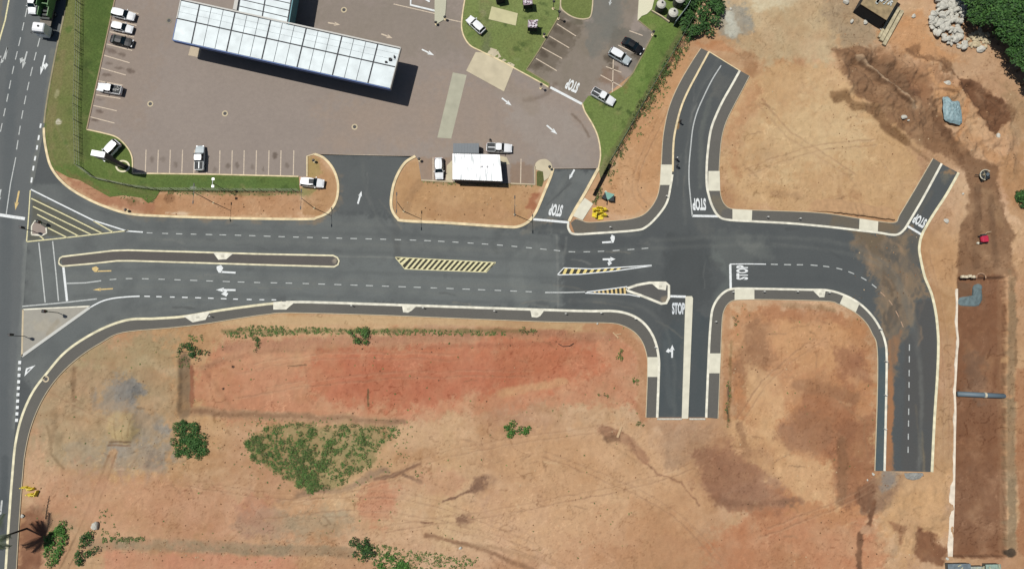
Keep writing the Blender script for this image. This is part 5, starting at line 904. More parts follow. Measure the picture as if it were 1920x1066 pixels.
for px, py, w_ in MP:
    x, y = p2w(px, py); o = MB().cyl((0, 0, .45), .07, .9, 8).build('marker_post', mat('post_pale', alb(214, 214, 206), .7)); o.location = (x, y, .12); tag(o, 'short pale marker post '+w_, 'post', 'marker posts along the footpaths'); MB().box((.0, 0, .93), (.34, .16, .08)).build('cap', mat('post_pale', (0, 0, 0)), o)
mh = None
for px, py, l in ((282, 195, 'left of the long roof'), (422, 213, 'below the middle of the long roof'), (665, 238, 'above the paved entrance road'), (645, 19, 'behind the long roof near the top edge'), (87, 710, 'on the curved path by the give way triangle'), (317, 39, 'next to the left end of the long roof')):
    x, y = p2w(px, py); r = empty('manhole', (x, y, .0)); tag(r, 'round manhole with pale rim '+l, 'manhole', 'manholes in the paving')
    zz = .03 if px > 100 else .13
    b = MB(); b.loft([[(.62*math.cos(t), .62*math.sin(t), 0), (.62*math.cos(t), .62*math.sin(t), zz+.02), (.36*math.cos(t), .36*math.sin(t), zz+.02), (.36*math.cos(t), .36*math.sin(t), 0)] for t in np.linspace(0, 2*math.pi, 13)], caps=False); b.build('rim', EDGE if px != 317 else mat('rim_dull', alb(140, 132, 116), .9), r); MB().cyl((0, 0, zz/2+.005), .36, zz+.01, 14).build('cover', mat('iron', (.03, .03, .03), .7), r)
# fences
def fence(name, pts, h, label, m, gap=2.5, rails=(.3, 1.0, 1.7), pale=.22, solid=False):
    P_ = [Vector(p) for p in pw(pts)]; o = P_[0]; r = empty(name, (o.x, o.y, 0)); tag(r, label, 'fence'); pan = MB(); npost = 0; pm = MB()
    for a, b in zip(P_, P_[1:]):
        d = b-a; L = d.length; ang = math.atan2(d.y, d.x); c = (a+b)/2-o
        if solid: pan.box((c.x, c.y, h/2), (L, .05, h), ang)
        else:
            for z in rails: pan.box((c.x, c.y, z*h/1.8), (L, .05, .05), ang)
            for i in range(int(L/pale)):
                q = a+d*((i+.5)*pale/L)-o; pan.box((q.x, q.y, h/2), (.05, .02, h), ang)
        for i in range(int(L/gap)+1):
            q = a+d*min(1, i*gap/L)-o; MB().box((q.x, q.y, (h+.1)/2), (.09, .09, h+.1), ang).build('post', m, r)
    pan.build('panel', m, r)
FEN = mat('fence_green_grey', (.10, .12, .085), .7)
fence('palisade_fence', [(152, -20), (150, 100), (147, 200), (150, 312), (180, 335), (250, 350), (295, 356), (430, 357.5), (562, 358)], 1.8, 'long grey palisade fence along the left lawn and grass strip', mat('fence_pale', (.17, .19, .13), .7), pale=.75, gap=3.2)
fence('palisade_fence', [(1296, 40), (1266, 92), (1222, 165), (1180, 240), (1142, 305)], 1.8, 'grey palisade fence between the right lawn and the bare earth', FEN)
fence('black_panel', [(1141, 307), (1126, 336), (1111, 366)], 1.6, 'short solid black panel at the end of the right hedge', mat('panel_black', (.004, .005, .004), .95), solid=True)  # upright sheet, one even near-black all over
fence('wall_fence', [(1306, -20), (1284, 22), (1262, 50)], 2.2, 'silvery sheet fence at the top behind the round tanks', mat('silver_sheet', alb(186, 200, 198), .5), solid=True)
# round tanks
T0 = None
for px, py, s, l in ((1236, 18, 1.0, 'left pale-topped round tank behind the low wall'), (1258, 34, 1.05, 'front pale-topped round tank with a dark lid'), (1270, 8, 1.1, 'rear right pale-topped round tank by the silvery fence'), (1250, -8, 1.0, 'rear pale-topped round tank cut by the top edge')):
    x, y = p2w(px, py); r = empty('water_tank', (x, y, .05)); r.scale = (s, s, s); tag(r, l, 'tank', 'round tanks in the walled corner')
    b = MB(); b.loft([[(rr*math.cos(2*math.pi*i/18), rr*math.sin(2*math.pi*i/18), z) for i in range(18)] for rr, z in ((.92, 0), (.95, .3), (.92, .6), (.95, .9), (.92, 1.2), (.95, 1.6), (.93, 2.0))]); b.build('body', mat('tank_body', (.05, .052, .04), .8), r)
    b = MB(); b.loft([[(rr*math.cos(2*math.pi*i/18), rr*math.sin(2*math.pi*i/18), z) for i in range(18)] for rr, z in ((.95, 2.0), (.95, 2.06), (.7, 2.3), (.3, 2.45), (.2, 2.46))]); b.build('lid', mat('tank_top', alb(210, 208, 194), .8, var=.2, scale=3), r)
    MB().cyl((.12, .12, 2.5), .2, .12, 12).build('cap', TRIM, r)
w_ = sweep_box('low_wall', pw([(1221, 22), (1240, 33), (1254, 43)]), .25, 0, .6, EDGE, None, None); tag(w_, 'low pale wall in front of the round tanks', 'wall')
# play cubes on the lawn
def cube_kiosk(px, py, label, rz):
    x, y = p2w(px, py); r = empty('play_tower', (x, y, .1), rz); tag(r, label, 'play tower', 'dark square towers on the central lawn')
    DB = mat('tower_dark', (.01, .012, .012), .9);  # shaded look of the tower sides is painted in as near-black
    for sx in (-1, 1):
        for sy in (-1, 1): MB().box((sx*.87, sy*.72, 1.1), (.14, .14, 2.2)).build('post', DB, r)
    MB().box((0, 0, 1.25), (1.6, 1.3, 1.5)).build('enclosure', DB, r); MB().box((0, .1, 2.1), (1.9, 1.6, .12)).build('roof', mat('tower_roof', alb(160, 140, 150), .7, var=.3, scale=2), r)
    b = MB()
    for i in range(9): b.box((random.uniform(-.8, .8), random.uniform(-.6, .8), 2.25+random.random()*.1), (random.uniform(.2, .6), random.uniform(.2, .5), .2), random.random()*3)
    b.build('roof_clutter', mat('tower_pale', alb(226, 216, 222), .7, var=.25, scale=3), r)
    MB().cyl((-.6, .6, 2.3), .16, .3, 10).build('vent', mat('tower_mauve', alb(120, 84, 100), .7), r)
cube_kiosk(998, 56, 'dark square tower with cluttered mauve and white top, middle of the lawn', -.05); cube_kiosk(989, 14, 'dark square tower with pale top at the upper edge of the lawn', .1)
b = MB(); b.box((0, 0, .9), (1.7, 1.1, 1.8), .2); o = b.build('dark_shed', mat('tower_dark', (0, 0, 0)), bevel=.03); o.location = (*p2w(938, 3), .1); tag(o, 'small black box hut at the top edge above the lawn slab', 'hut'); MB().box((0, 0, 1.83), (1.9, 1.3, .08), .2).build('roof', mat('tower_dark', (0, 0, 0)), o)
# site shed with rubble on top right
def shed():
    Z = 3.3; q = [Vector(p2w(*p, Z)) for p in ((1614, 8), (1662, 38), (1692, -14), (1644, -44))]; c = sum(q, Vector((0, 0)))/4; r = empty('site_shed', (c.x, c.y, 0)); tag(r, 'dark-walled low shed with rubbish on its tan roof at the top right', 'shed')
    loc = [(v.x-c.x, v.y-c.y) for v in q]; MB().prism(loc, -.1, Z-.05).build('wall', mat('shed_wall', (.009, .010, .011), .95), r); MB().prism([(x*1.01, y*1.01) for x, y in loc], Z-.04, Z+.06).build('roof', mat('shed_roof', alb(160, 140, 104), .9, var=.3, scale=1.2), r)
    b = MB()
    for i in range(14): b.box((random.uniform(-1.2, 2.4), random.uniform(-1.6, 1.2), Z+.16), (random.uniform(.5, 1.8), random.uniform(.15, .5), .18), random.uniform(.3, 1.3))
    b.build('roof_load', mat('shed_load', alb(206, 212, 206), .7, var=.3, scale=1), r)
    MB().box((.4, -.2, Z+.25), (.7, .5, .3), .5).build('tarpaulin', mat('blue_tarp', alb(70, 110, 190), .6), r)
shed()
# stacked concrete beams beside it
for i, (a, c, wd) in enumerate((((1683, 16), (1650, 78), .8), ((1690, 22), (1655, 86), .7), ((1676, 14), (1646, 72), .45))):
    p = Vector(p2w(*a)); q = Vector(p2w(*c)); d = q-p; o = MB().box((0, 0, .3), (d.length, wd, .5)).build('concrete_beam', mat('beam', alb(196, 184, 150), .9, var=.3, scale=1.2, bump=.3), bevel=.04); o.location = ((p.x+q.x)/2, (p.y+q.y)/2, 0); o.rotation_euler = (0, 0, math.atan2(d.y, d.x)); tag(o, ('wide pale concrete beam lying beside the dark shed', 'outermost pale concrete beam lying farther from the dark shed', 'narrow pale concrete beam nearest the dark shed wall')[i], 'concrete beam')
# ---------------------------------------------------------------- rocks
ROCKM = mat('rock_white', alb(208, 205, 192), .9, var=.28, scale=2.5, bump=.4); ROCKT = mat('rock_tan', alb(206, 190, 156), .9, var=.3, scale=2.5, bump=.4)
def rock_mesh(seed):
    bm = bmesh.new(); bmesh.ops.create_icosphere(bm, subdivisions=2, radius=.5); r_ = random.Random(seed)
    for k in range(6):
        n = Vector((r_.gauss(0, 1), r_.gauss(0, 1), r_.gauss(0, 1))).normalized(); dd = r_.uniform(.26, .4)
        for v in bm.verts:
            e = v.co.dot(n)-dd
            if e > 0: v.co -= n*e
    me = bpy.data.meshes.new('rock'); bm.to_mesh(me); bm.free(); return me
RM = [rock_mesh(i) for i in range(7)]
for me in RM: me.materials.append(ROCKM)
RT = [m.copy() for m in RM]
for me in RT: me.materials.clear(); me.materials.append(ROCKT)
def rock(px, py, s, label, group=None, tan=False, z=None, me=None):
    o = bpy.data.objects.new('rock', random.choice(RT if tan else RM)); link(o); x, y = p2w(px, py)
    o.location = (x, y, (gz(x, y) if z is None else z)+s[2]*.3); o.scale = s; o.rotation_euler = (random.uniform(-.2, .2), random.uniform(-.2, .2), random.random()*6.3); tag(o, label, 'rock', group); return o
pile = [(1748, -10), (1805, -10), (1808, 20), (1800, 36), (1798, 50), (1803, 75), (1812, 92), (1806, 98), (1790, 86), (1772, 84), (1755, 70), (1742, 55), (1738, 45), (1748, 20)]
k = 0
while k < 235:
    x, y = random.uniform(1736, 1815), random.uniform(-8, 99)
    if not inside(np.array([x]), np.array([y]), pile)[0]: continue
    s = random.uniform(.5, 1.5); rock(x, y, (s*random.uniform(1, 1.6), s, s*.7), 'white rock in the big heap at the forest edge', 'white rocks in the big heap', z=random.uniform(0, .6)); k += 1
for i in range(44):
    a = random.random()*6.3; q = random.random()**.5; s = random.uniform(.6, 1.25); rock(1833+20*q*math.cos(a)+random.uniform(-3, 3), 74+17*q*math.sin(a), (s*1.2, s, s*.7), 'tan rock in the smaller heap right of the white heap', 'tan rocks in the small heap', tan=True)
for px, py, s, l in ((1838, 94, 1.7, 'biggest pale grey boulder below the tan heap'), (1774, 414, 1.0, 'lone pale boulder on the verge of the upper right road'), (1806, 363, .5, 'small pale stone above the lone boulder near the upper right road'), (1773, 158, 1.5, 'flat whitish boulder on the mound above the blue sheet'), (1692, 222, 1.1, 'pale boulder with shards at the field edge'), (1700, 228, .5, 'small stone right of the pale boulder at the field edge'), (1867, 257, 1.1, 'pale boulder on the far right tan bank'), (1585, 4, 1.3, 'white boulder at the top left of the dark shed'), (1596, 41, .9, 'flat white stone below the dark shed'), (1622, 43, 1.0, 'white stone on the grey patch by the dark shed'), (1653, 55, .8, 'white stone against the lower corner of the dark shed'), (1713, 30, .9, 'pale stone right of the concrete beams'), (1637, 888, .6, 'white stone at the bottom end of the right block path'), (1626, 899, .4, 'tiny pink stone below the block path end'), (43, 966, .8, 'white stone on the earth near the palm shadow'), (105, 1032, .5, 'white stone on the green clump bottom left'), (1370, 17, .6, 'white stone at the top left of the north earth'), (1120, 606, .5, 'white stone beside the bend of the south path'), (863, 1026, .6, 'white stone near the bottom middle track'), (180, 985, 1.6, 'round grey stump-like stone by the track bottom left'), (1775, 1046, .6, 'white stone by the foot of the white wall')):
    rock(px, py, (s*1.15, s, s*.6), l)
# scattered clods and pebbles
def clods():
    V = []; F = []; C = []; n = 0
    base = [(-1, -.8, 0), (.9, -1, 0), (1, .9, 0), (-.8, 1, 0), (-.4, -.5, .8), (.5, -.3, .9), (.3, .5, .7), (-.5, .4, .85)]
    Z_ = [((60, 640, 1140, 420), 1100), ((1370, 575, 260, 320), 200), ((1365, 120, 340, 280), 90), ((1330, 860, 440, 200), 300), ((1540, 0, 380, 320), 700), ((340, 785, 150, 60), 200), ((200, 1010, 460, 40), 420), ((400, 618, 700, 40), 300), ((300, 360, 260, 45), 140), ((740, 350, 260, 65), 120), ((1120, 300, 120, 100), 80), ((1600, 430, 120, 130), 140)]
    for (x0, y0, ww, hh), cnt in Z_:
        for _ in range(cnt):
            px, py = x0+random.random()*ww, y0+random.random()*hh; x, y = p2w(px, py); s = .04+.11*random.random()**4; a = random.random()*6.3; z = gz(x, y)
            if abs(z+.02) < 1e-4: z = .03 if (px > 1600 and 430 < py < 560) else None
            if z is None: continue
            c = random.choice([(120, 88, 60), (150, 112, 80), (206, 182, 146), (136, 100, 72), (182, 142, 104), (104, 78, 56)])
            for vx, vy, vz in base:
                V.append((x+s*(vx*math.cos(a)-vy*math.sin(a)), y+s*(vx*math.sin(a)+vy*math.cos(a)), z-.02+s*vz)); C.append(alb(*c))
            F += [(n, n+1, n+5, n+4), (n+1, n+2, n+6, n+5), (n+2, n+3, n+7, n+6), (n+3, n, n+4, n+7), (n+4, n+5, n+6, n+7)]; n += 8
    o = np_mesh('loose_stones', V, F, vmat('clod', .95, 3, .1, 9, .1, 0), None, C); o['kind'] = 'stuff'
clods()
# ---------------------------------------------------------------- vegetation
LEAF = vmat('leaf', .7, 3.0, .15, 15.0, .15, 0, .0, .3)
def leaves(name, centers, per, size, cols, parent=None, up=.95, seed=1):
    """clumps of small bent leaf faces. centers: (x, y, z, radius, flatten)"""
    g = np.random.default_rng(seed); V = []; F = []; C = []
    cols = np.array([alb(*c) for c in cols]); n0 = 0
    for (x, y, z, r, fl) in centers:
        n = max(6, int(per*r*r)); d = g.normal(size=(n, 3)); d[:, 2] = np.abs(d[:, 2])*.9+.05; d /= np.linalg.norm(d, axis=1)[:, None]
        rad = r*(.45+.6*g.random(n)**.6); p = np.array([x, y, z])+d*rad[:, None]*np.array([1, 1, fl])
        nm = d*.6+g.normal(size=(n, 3))*.5; nm[:, 2] += up; nm /= np.linalg.norm(nm, axis=1)[:, None]
        t = np.cross(nm, g.normal(size=(n, 3))); t /= np.linalg.norm(t, axis=1)[:, None]; b = np.cross(nm, t)
        s = size*(.6+.8*g.random(n))[:, None]
        q = np.stack([p-t*s, p+b*s*.55-nm*s*.12, p+t*s, p-b*s*.55-nm*s*.12], 1)
        V.append(q.reshape(-1, 3)); tint = g.random() * len(cols)
        ci = (g.integers(0, len(cols), n)*.45+tint*.55).astype(int) % len(cols)
        cc = cols[ci]*(.7+.6*g.random(n))[:, None]; C.append(np.repeat(cc, 4, 0))
        F.append(np.arange(n0, n0+4*n).reshape(-1, 4)); n0 += 4*n
    return np_mesh(name, np.concatenate(V), np.concatenate(F), LEAF, parent, np.concatenate(C))
GREENS = [(68, 104, 44), (80, 116, 52), (56, 90, 38), (94, 126, 60), (72, 98, 46)]; DARKG = [(50, 86, 36), (60, 100, 42), (42, 72, 32), (72, 110, 48)]; OLIVE = [(104, 116, 62), (88, 104, 54), (122, 124, 72), (76, 94, 48)]; BRIGHT = [(72, 118, 44), (84, 128, 52), (62, 104, 40)]
WOOD = mat('bark', (.06, .045, .03), .9, var=.3)
def sample_poly(poly, n):
    xs = [p[0] for p in poly]; ys = [p[1] for p in poly]; out = []
    while len(out) < n:
        x = random.uniform(min(xs), max(xs)); y = random.uniform(min(ys), max(ys))
        if inside(np.array([x]), np.array([y]), poly)[0]: out.append((x, y))
    return out
def bush(name, poly, label, n, r=(.4, .8), h=.5, per=70, size=.14, cols=GREENS, group=None, cat='bush', seed=1):
    cs = []; cx = sum(p[0] for p in poly)/len(poly); cy = sum(p[1] for p in poly)/len(poly); X0, Y0 = p2w(cx, cy); z0 = gz(X0, Y0)
    root = empty(name, (X0, Y0, z0)); tag(root, label, cat, group)
    for px, py in sample_poly(poly, n):
        x, y = p2w(px, py); rr = random.uniform(*r); cs.append((x-X0, y-Y0, random.uniform(.05, h), rr, .75))
    leaves('foliage', cs, per, size, cols, root, seed=seed); b = MB()
    for c in cs[::max(1, len(cs)//10)]: b.tube([(c[0]*.2, c[1]*.2, -.05), (c[0]*.6, c[1]*.6, c[2]*.6), (c[0], c[1], c[2])], [.05, .035, .02], 5)
    b.build('stem', WOOD, root); return root
bush('bush', [(325, 802), (340, 790), (362, 789), (372, 803), (384, 818), (388, 846), (378, 852), (362, 864), (338, 858), (324, 846)], 'dense round dark green bush left of the large weed patch', 80, (.45, .95), .3, 80, .15, [DARKG[0], DARKG[1], DARKG[3], GREENS[0]], seed=2)
bush('bush', [(322, 648), (350, 640), (372, 652), (398, 668), (392, 674), (365, 674), (345, 664), (325, 655)], 'dark straggling bush at the top of the dug trench', 20, (.3, .7), .6, 70, .17, DARKG, seed=3)
bush('bush', [(652, 615), (690, 615), (688, 645), (664, 646)], 'square leafy bush breaking the weed line under the south path', 20, (.35, .7), .5, 70, .17, GREENS, seed=4)
bush('bush', [(476, 632), (488, 636), (486, 660), (478, 662)], 'small upright bush below the weed line, left part', 9, (.25, .5), .3, 80, .14, GREENS, seed=5)
bush('bush', [(948, 800), (962, 788), (975, 800), (1008, 796), (985, 812), (958, 823), (946, 818)], 'lone green bush in the middle of the lower earth', 18, (.35, .75), .4, 70, .16, BRIGHT, seed=6)
bush('bush', [(966, 614), (1008, 618), (1000, 630), (972, 628)], 'small leafy bush at the right end of the weed line', 8, (.25, .5), .3, 70, .14, OLIVE, seed=7)
bush('bush', [(660, 1012), (690, 1010), (706, 1030), (690, 1048), (668, 1050)], 'dark bush at the bottom edge, centre left', 18, (.45, .9), .8, 70, .17, DARKG, seed=8)
bush('bush', ell(740, 1055, 30, 18), 'bright green bush at the bottom edge beside the dark bush', 22, (.4, .8), .4, 70, .17, BRIGHT, seed=9)
bush('bush', [(84, 1010), (108, 985), (125, 975), (132, 990), (118, 1030), (100, 1060), (86, 1055)], 'bright green clump beside the palm shadow', 28, (.5, .9), .4, 70, .18, BRIGHT, seed=10)
bush('bush', [(168, 985), (182, 995), (168, 1015), (190, 1035), (160, 1045), (150, 1066), (138, 1066), (150, 1020)], 'dark bush on the right side of the bottom left track', 22, (.4, .8), .7, 70, .17, DARKG, seed=11)
bush('bush', [(1155, 665), (1165, 655), (1167, 670), (1160, 688)], 'thin bright tuft inside the bend of the south path', 6, (.25, .42), .3, 80, .13, BRIGHT, seed=12)
bush('bush', [(1185, 708), (1197, 708), (1196, 725), (1186, 724)], 'small green tuft left of the side street', 5, (.25, .42), .3, 80, .13, BRIGHT, seed=13)
bush('bush', [(1120, 737), (1144, 740), (1138, 745), (1120, 741)], 'tiny green tuft left of the side street tuft', 5, (.2, .35), .2, 80, .12, GREENS, seed=14)
bush('bush', [(1194, 790), (1212, 792), (1206, 800), (1194, 798)], 'small tuft at the bottom end of the side street', 6, (.2, .4), .2, 80, .12, OLIVE, seed=15)
bush('bush', [(1372, 590), (1386, 592), (1384, 614), (1376, 622)], 'olive tuft inside the top left of the right block', 7, (.2, .4), .2, 60, .12, OLIVE, seed=16)
bush('bush', [(1362, 705), (1370, 705), (1368, 760), (1366, 800), (1357, 800), (1361, 760)], 'narrow green weed row along the left path of the right block', 14, (.2, .38), .2, 80, .12, GREENS, seed=17)
bush('bush', ell(1914, 374, 11, 15), 'round dark green bush cut by the right edge', 14, (.5, .9), .8, 70, .2, DARKG, seed=18)
bush('bush', [(1278, -20), (1345, -20), (1348, 20), (1335, 60), (1310, 84), (1288, 80), (1275, 60), (1284, 30)], 'big dark bush mass at the top beside the silvery fence', 60, (.7, 1.3), 1.6, 55, .24, DARKG, seed=19)
HG = 'bushes of the hedge along the right lawn'
for i, (x, y, l) in enumerate(((1276, 92, 'uppermost hedge bush below the big bush mass'), (1256, 120, 'second hedge bush down from the big bush mass'), (1238, 150, 'hedge bush beside the bend of the north road top'), (1220, 178, 'hedge bush about the middle of the hedge'), (1202, 206, 'hedge bush just below the middle of the hedge'), (1184, 238, 'sparse hedge bush above the low end of the hedge'), (1164, 280, 'sparse hedge bush near the low end of the hedge'), (1144, 318, 'lowest hedge bush next to the solid black panel'), (1118, 368, 'small bush at the foot of the solid black panel'))):
    s = 1 if i < 5 else .7
    bush('hedge_bush', ell(x, y, 13*s, 24*s, rot=.52), l, int(26*s), (.25*s, .6*s), .35*s, 75, .13, OLIVE+[GREENS[1]] if i > 2 else GREENS+OLIVE, HG, seed=30+i)
for i, (x, y, l) in enumerate(((960, 40, ''),)): pass
# ground cover: weeds nobody could count
def cover():
    cs = []; 
    areas = [([(462, 830), (500, 800), (545, 790), (600, 800), (660, 795), (745, 800), (752, 815), (710, 835), (705, 870), (660, 888), (640, 912), (585, 925), (545, 905), (500, 880), (470, 860)], 1900, (.2, .6)),
             ([(415, 625), (470, 610), (560, 612), (660, 616), (800, 618), (950, 622), (950, 628), (800, 628), (660, 627), (560, 626), (440, 634)], 520, (.12, .32)),
             ([(350, 628), (385, 630), (380, 640), (352, 638)], 18, (.15, .35)), ([(700, 1018), (770, 1030), (900, 1045), (880, 1066), (700, 1066)], 360, (.12, .35)), ([(190, 1008), (270, 1006), (270, 1016), (190, 1018)], 50, (.15, .4)),
             ([(84, 1005), (110, 985), (140, 975), (132, 1000), (110, 1060), (86, 1060)], 120, (.15, .35)), ([(185, 950), (205, 952), (230, 1010), (190, 1005)], 26, (.12, .35)), ([(280, 355), (560, 358), (560, 366), (290, 366)], 90, (.1, .22)), ([(210, 360), (300, 368), (290, 384), (230, 376)], 30, (.12, .3)), ([(470, 780), (620, 788), (620, 800), (480, 795)], 30, (.08, .2)), ([(775, 880), (800, 884), (790, 896), (775, 892)], 8, (.12, .25)), ([(790, 340), (860, 342), (1000, 346), (1000, 350), (800, 348)], 40, (.08, .18)), ([(330, 660), (360, 665), (355, 690), (335, 690)], 24, (.1, .25)), ([(60, 640), (1200, 610), (1200, 1060), (60, 1060)], 160, (.06, .2)), ([(1370, 570), (1640, 600), (1640, 900), (1360, 800)], 20, (.06, .16)), ([(440, 795), (500, 780), (780, 780), (770, 860), (700, 905), (560, 935), (450, 880)], 260, (.08, .22)), ([(1150, 290), (1240, 130), (1290, 90), (1240, 200), (1130, 370)], 110, (.12, .34))]
    for poly, n, rr in areas:
        for px, py in sample_poly(poly, n):
            x, y = p2w(px, py)
            if n in (1500, 1900):
                xa = np.array([x+4*math.sin(y*.31)]); ya = np.array([y+4*math.sin(x*.27)])
                if fbm(xa, ya, .3, 3, 77)[0] < -.09 and random.random() < .85: continue
                if fbm(xa, ya, .95, 3, 87)[0] < -.05 and random.random() < .7: continue
                if px > 590 and py < 900 and random.random() < .15: continue
            big = 1.0
            if n in (1500, 1900): big = 1.25 if fbm(np.array([x]), np.array([y]), .16, 3, 55)[0] > .0 else .8
            cs.append((x, y, gz(x, y)-.02, random.uniform(*rr)*big, .7))
    o = leaves('ground_cover', cs, 95, .13, [tuple(min(255, int(v*1.12)) for v in c) for c in GREENS]+OLIVE+[(134, 116, 78), (120, 104, 70)], None, up=1.2, seed=50); o['kind'] = 'stuff'
cover()
# forest trees, top right
def tree_proto(seed, R_=2.6, hh=5.0):
    root = empty('forest_tree', (0, 0, 0)); rr = random.Random(seed); cs = []
    for i in range(34):
        a = rr.random()*6.283; q = rr.random()**.5*R_*.85; z = hh*.62+math.sqrt(max(0, 1-(q/R_)**2))*hh*.42*rr.uniform(.55, 1.0); cs.append((q*math.cos(a), q*math.sin(a), z, rr.uniform(.6, 1.15), .8))
    leaves('crown', cs, 55, .24, DARKG+[GREENS[0]], root, seed=seed); b = MB(); b.tube([(0, 0, -.3), (.1, 0, hh*.3), (0, .1, hh*.65)], [.24, .18, .1], 8)
    for i in range(6):
        a = i*1.05+rr.random(); b.tube([(0, 0, hh*.35), (math.cos(a)*R_*.35, math.sin(a)*R_*.35, hh*.6), (math.cos(a)*R_*.7, math.sin(a)*R_*.7, hh*.75)], [.09, .06, .03], 6)
    b.build('trunk', WOOD, root); return root
TP = [tree_proto(i) for i in (101, 102, 103)]
TPOS = [(1828, 8), (1830, 34), (1858, 20), (1872, 50), (1886, 34), (1892, 70), (1912, 50), (1917, 92), (1910, 15), (1928, 122), (1938, 148), (1885, 4), (1845, -12), (1900, -16), (1940, 60), (1940, 20), (1872, -16), (1852, 34), (1880, 58), (1908, 104), (1816, -14), (1928, -10), (1950, 105)]
for i, (x, y) in enumerate(TPOS):
    r = TP[i] if i < 3 else copy_tree(TP[i % 3]); X_, Y_ = p2w(x, y, 3.0); s = random.uniform(.75, 1.15)
    r.location = (X_, Y_, 0); r.rotation_euler = (0, 0, random.random()*6.3); r.scale = (s, s, s*random.uniform(.85, 1.1)); tag(r, 'dark green tree in the dense wood at the top right corner', 'tree', 'trees of the corner wood')
# palm whose trunk leans out of the frame
def palm():
    x, y = p2w(50, 990); r = empty('palm_tree', (x, y, 0)); tag(r, 'ragged dark palm tree standing at the lower left edge, casting a star shadow', 'tree'); h = 8.0; DKW = mat('palm_bark', (.02, .017, .014), .95)
    MB().tube([(0, 0, -.2), (.05, 0, h*.5), (0, 0, h)], [.2, .16, .15], 8).build('trunk', DKW, r); m = mat('palm_leaf', (.03, .045, .018), .7)
    for i, (a, L, dr) in enumerate(((2.0, 3.4, .4), (1.35, 5.0, .2), (1.6, 3.0, .6), (3.6, 4.6, .3), (3.8, 4.2, .35), (.15, 2.6, .5), (-.6, 3.0, .5), (4.3, 3.8, .5), (2.35, 3.6, .5), (5.2, 2.4, .7))):
        b = MB(); d = Vector((math.cos(a), math.sin(a), 0)); n = Vector((-d.y, d.x, 0)); pts = []
        for k in range(9):
            t = k/8; pts.append(d*L*t*(1-.12*t)+Vector((0, 0, h+.6*math.sin(t*2.2)-dr*L*t*t)))
        b.tube([tuple(p) for p in pts], [.05-.004*k for k in range(9)], 5)
        for k in range(1, 9):
            for q in range(3):
                t = (k-1+q/3)/8; p = pts[k-1].lerp(pts[k], q/3); ll = .75*math.sin(min(1, t+.15)*2.6)+.12
                for s in (-1, 1):
                    e = p+n*s*ll*.8+d*ll*.55+Vector((0, 0, -.18)); f_ = d*.09; b.add([p-f_, p+f_, e+f_*.3, e-f_*.3], [(0, 1, 2, 3)])
        b.build('frond', m, r)
palm()
# fallen frond on the earth
b = MB(); b.tube([(0, 0, .06), (.1, 1.6, .1), (.35, 4.2, .06)], [.12, .07, .03], 6)
for k in range(12): b.box((.1+.02*k+(-1)**k*.12, .5+k*.28, .08), (.3, .06, .02), .6*(-1)**k)
o = b.build('fallen_frond', mat('dead_frond', (.045, .03, .018), .9)); o.location = (*p2w(86, 972), 0); tag(o, 'dry dark palm frond lying on the earth above the palm shadow', 'palm frond')
# ---------------------------------------------------------------- site objects
def barrier(px, py, rz, label, group, z=.0, lie=False):
    global BARR
    x, y = p2w(px, py)
    if BARR is None:
        r = BARR = empty('plastic_barrier', (0, 0, 0)); Y_ = mat('barrier_yellow', alb(240, 214, 34), .5, var=.15)
        b = MB(); b.loft([[(-.55, -a, z_), (.55, -a, z_), (.55, a, z_), (-.55, a, z_)] for a, z_ in ((.22, 0), (.22, .15), (.1, .35), (.08, .8))]); b.build('body', Y_, r, bevel=.02)
        MB().cyl((.58, 0, .4), .06, .7, 8).build('joint', Y_, r); MB().box((-.2, 0, .815), (.16, .1, .03)).build('filler_cap', TRIM, r)
    else: r = copy_tree(BARR)
    r.location = (x, y, z); r.rotation_euler = (1.5 if lie else 0, 0, rz); tag(r, label, 'barrier', group)
BARR = None
for i in range(12): barrier(1115.5+(i % 3)*7.6+(i//3 % 2)*1.5, 390+(i//3)*4.8, [.1, -.08, .2, .05, 1.5][i % 5], 'yellow plastic barrier in the jumble beside the pale slab', 'yellow barriers heaped by the pale slab', lie=i % 2 == 0, z=.05+.25*(i % 2))
for px, py, rz in ((47, 913, .1), (54, 914, -.2), (60, 916, .3), (58, 926, .1), (64, 927, .3), (70, 924, 1.2)): barrier(px, py, rz, 'yellow plastic barrier on the earth by the lower left path', 'yellow barriers at the lower left')
def pump_unit():
    x, y = p2w(1140, 371); r = empty('pump_trailer', (x, y, 0), -.3); tag(r, 'small dark machine with a teal cover near the yellow barriers', 'machine'); D = mat('machine_dark', (.01, .014, .016), .7)
    for s in (-1, 1): MB().box((s*.65, -.1, .65), (.9, 1.2, 1.0), s*.25).build('body', D, r, bevel=.06)
    b = MB(); b.add([(-1.0, .75, 1.2), (1.0, .75, 1.2), (.25, -.5, 1.3), (0, -.75, 1.3), (-.25, -.5, 1.3)], [(0, 1, 2, 3, 4)]); b.add([(-1.0, .75, 1.12), (1.0, .75, 1.12), (.25, -.5, 1.2), (0, -.75, 1.2), (-.25, -.5, 1.2)], [(4, 3, 2, 1, 0)]); b.add([], []); b.build('cover', mat('teal_cover', alb(126, 176, 160), .6), r); MB().box((-.85, .75, .9), (.4, .4, .5)).build('tank', CONC, r)
    for s in (-1, 1): MB().cyl((s*1.1, -.1, .28), .28, .16, 12, 'X').build('wheel', TYRE, r)
    MB().tube([(0, -.6, .4), (.1, -1.5, .4)], .05, 6).build('tow_bar', TRIM, r)
pump_unit()
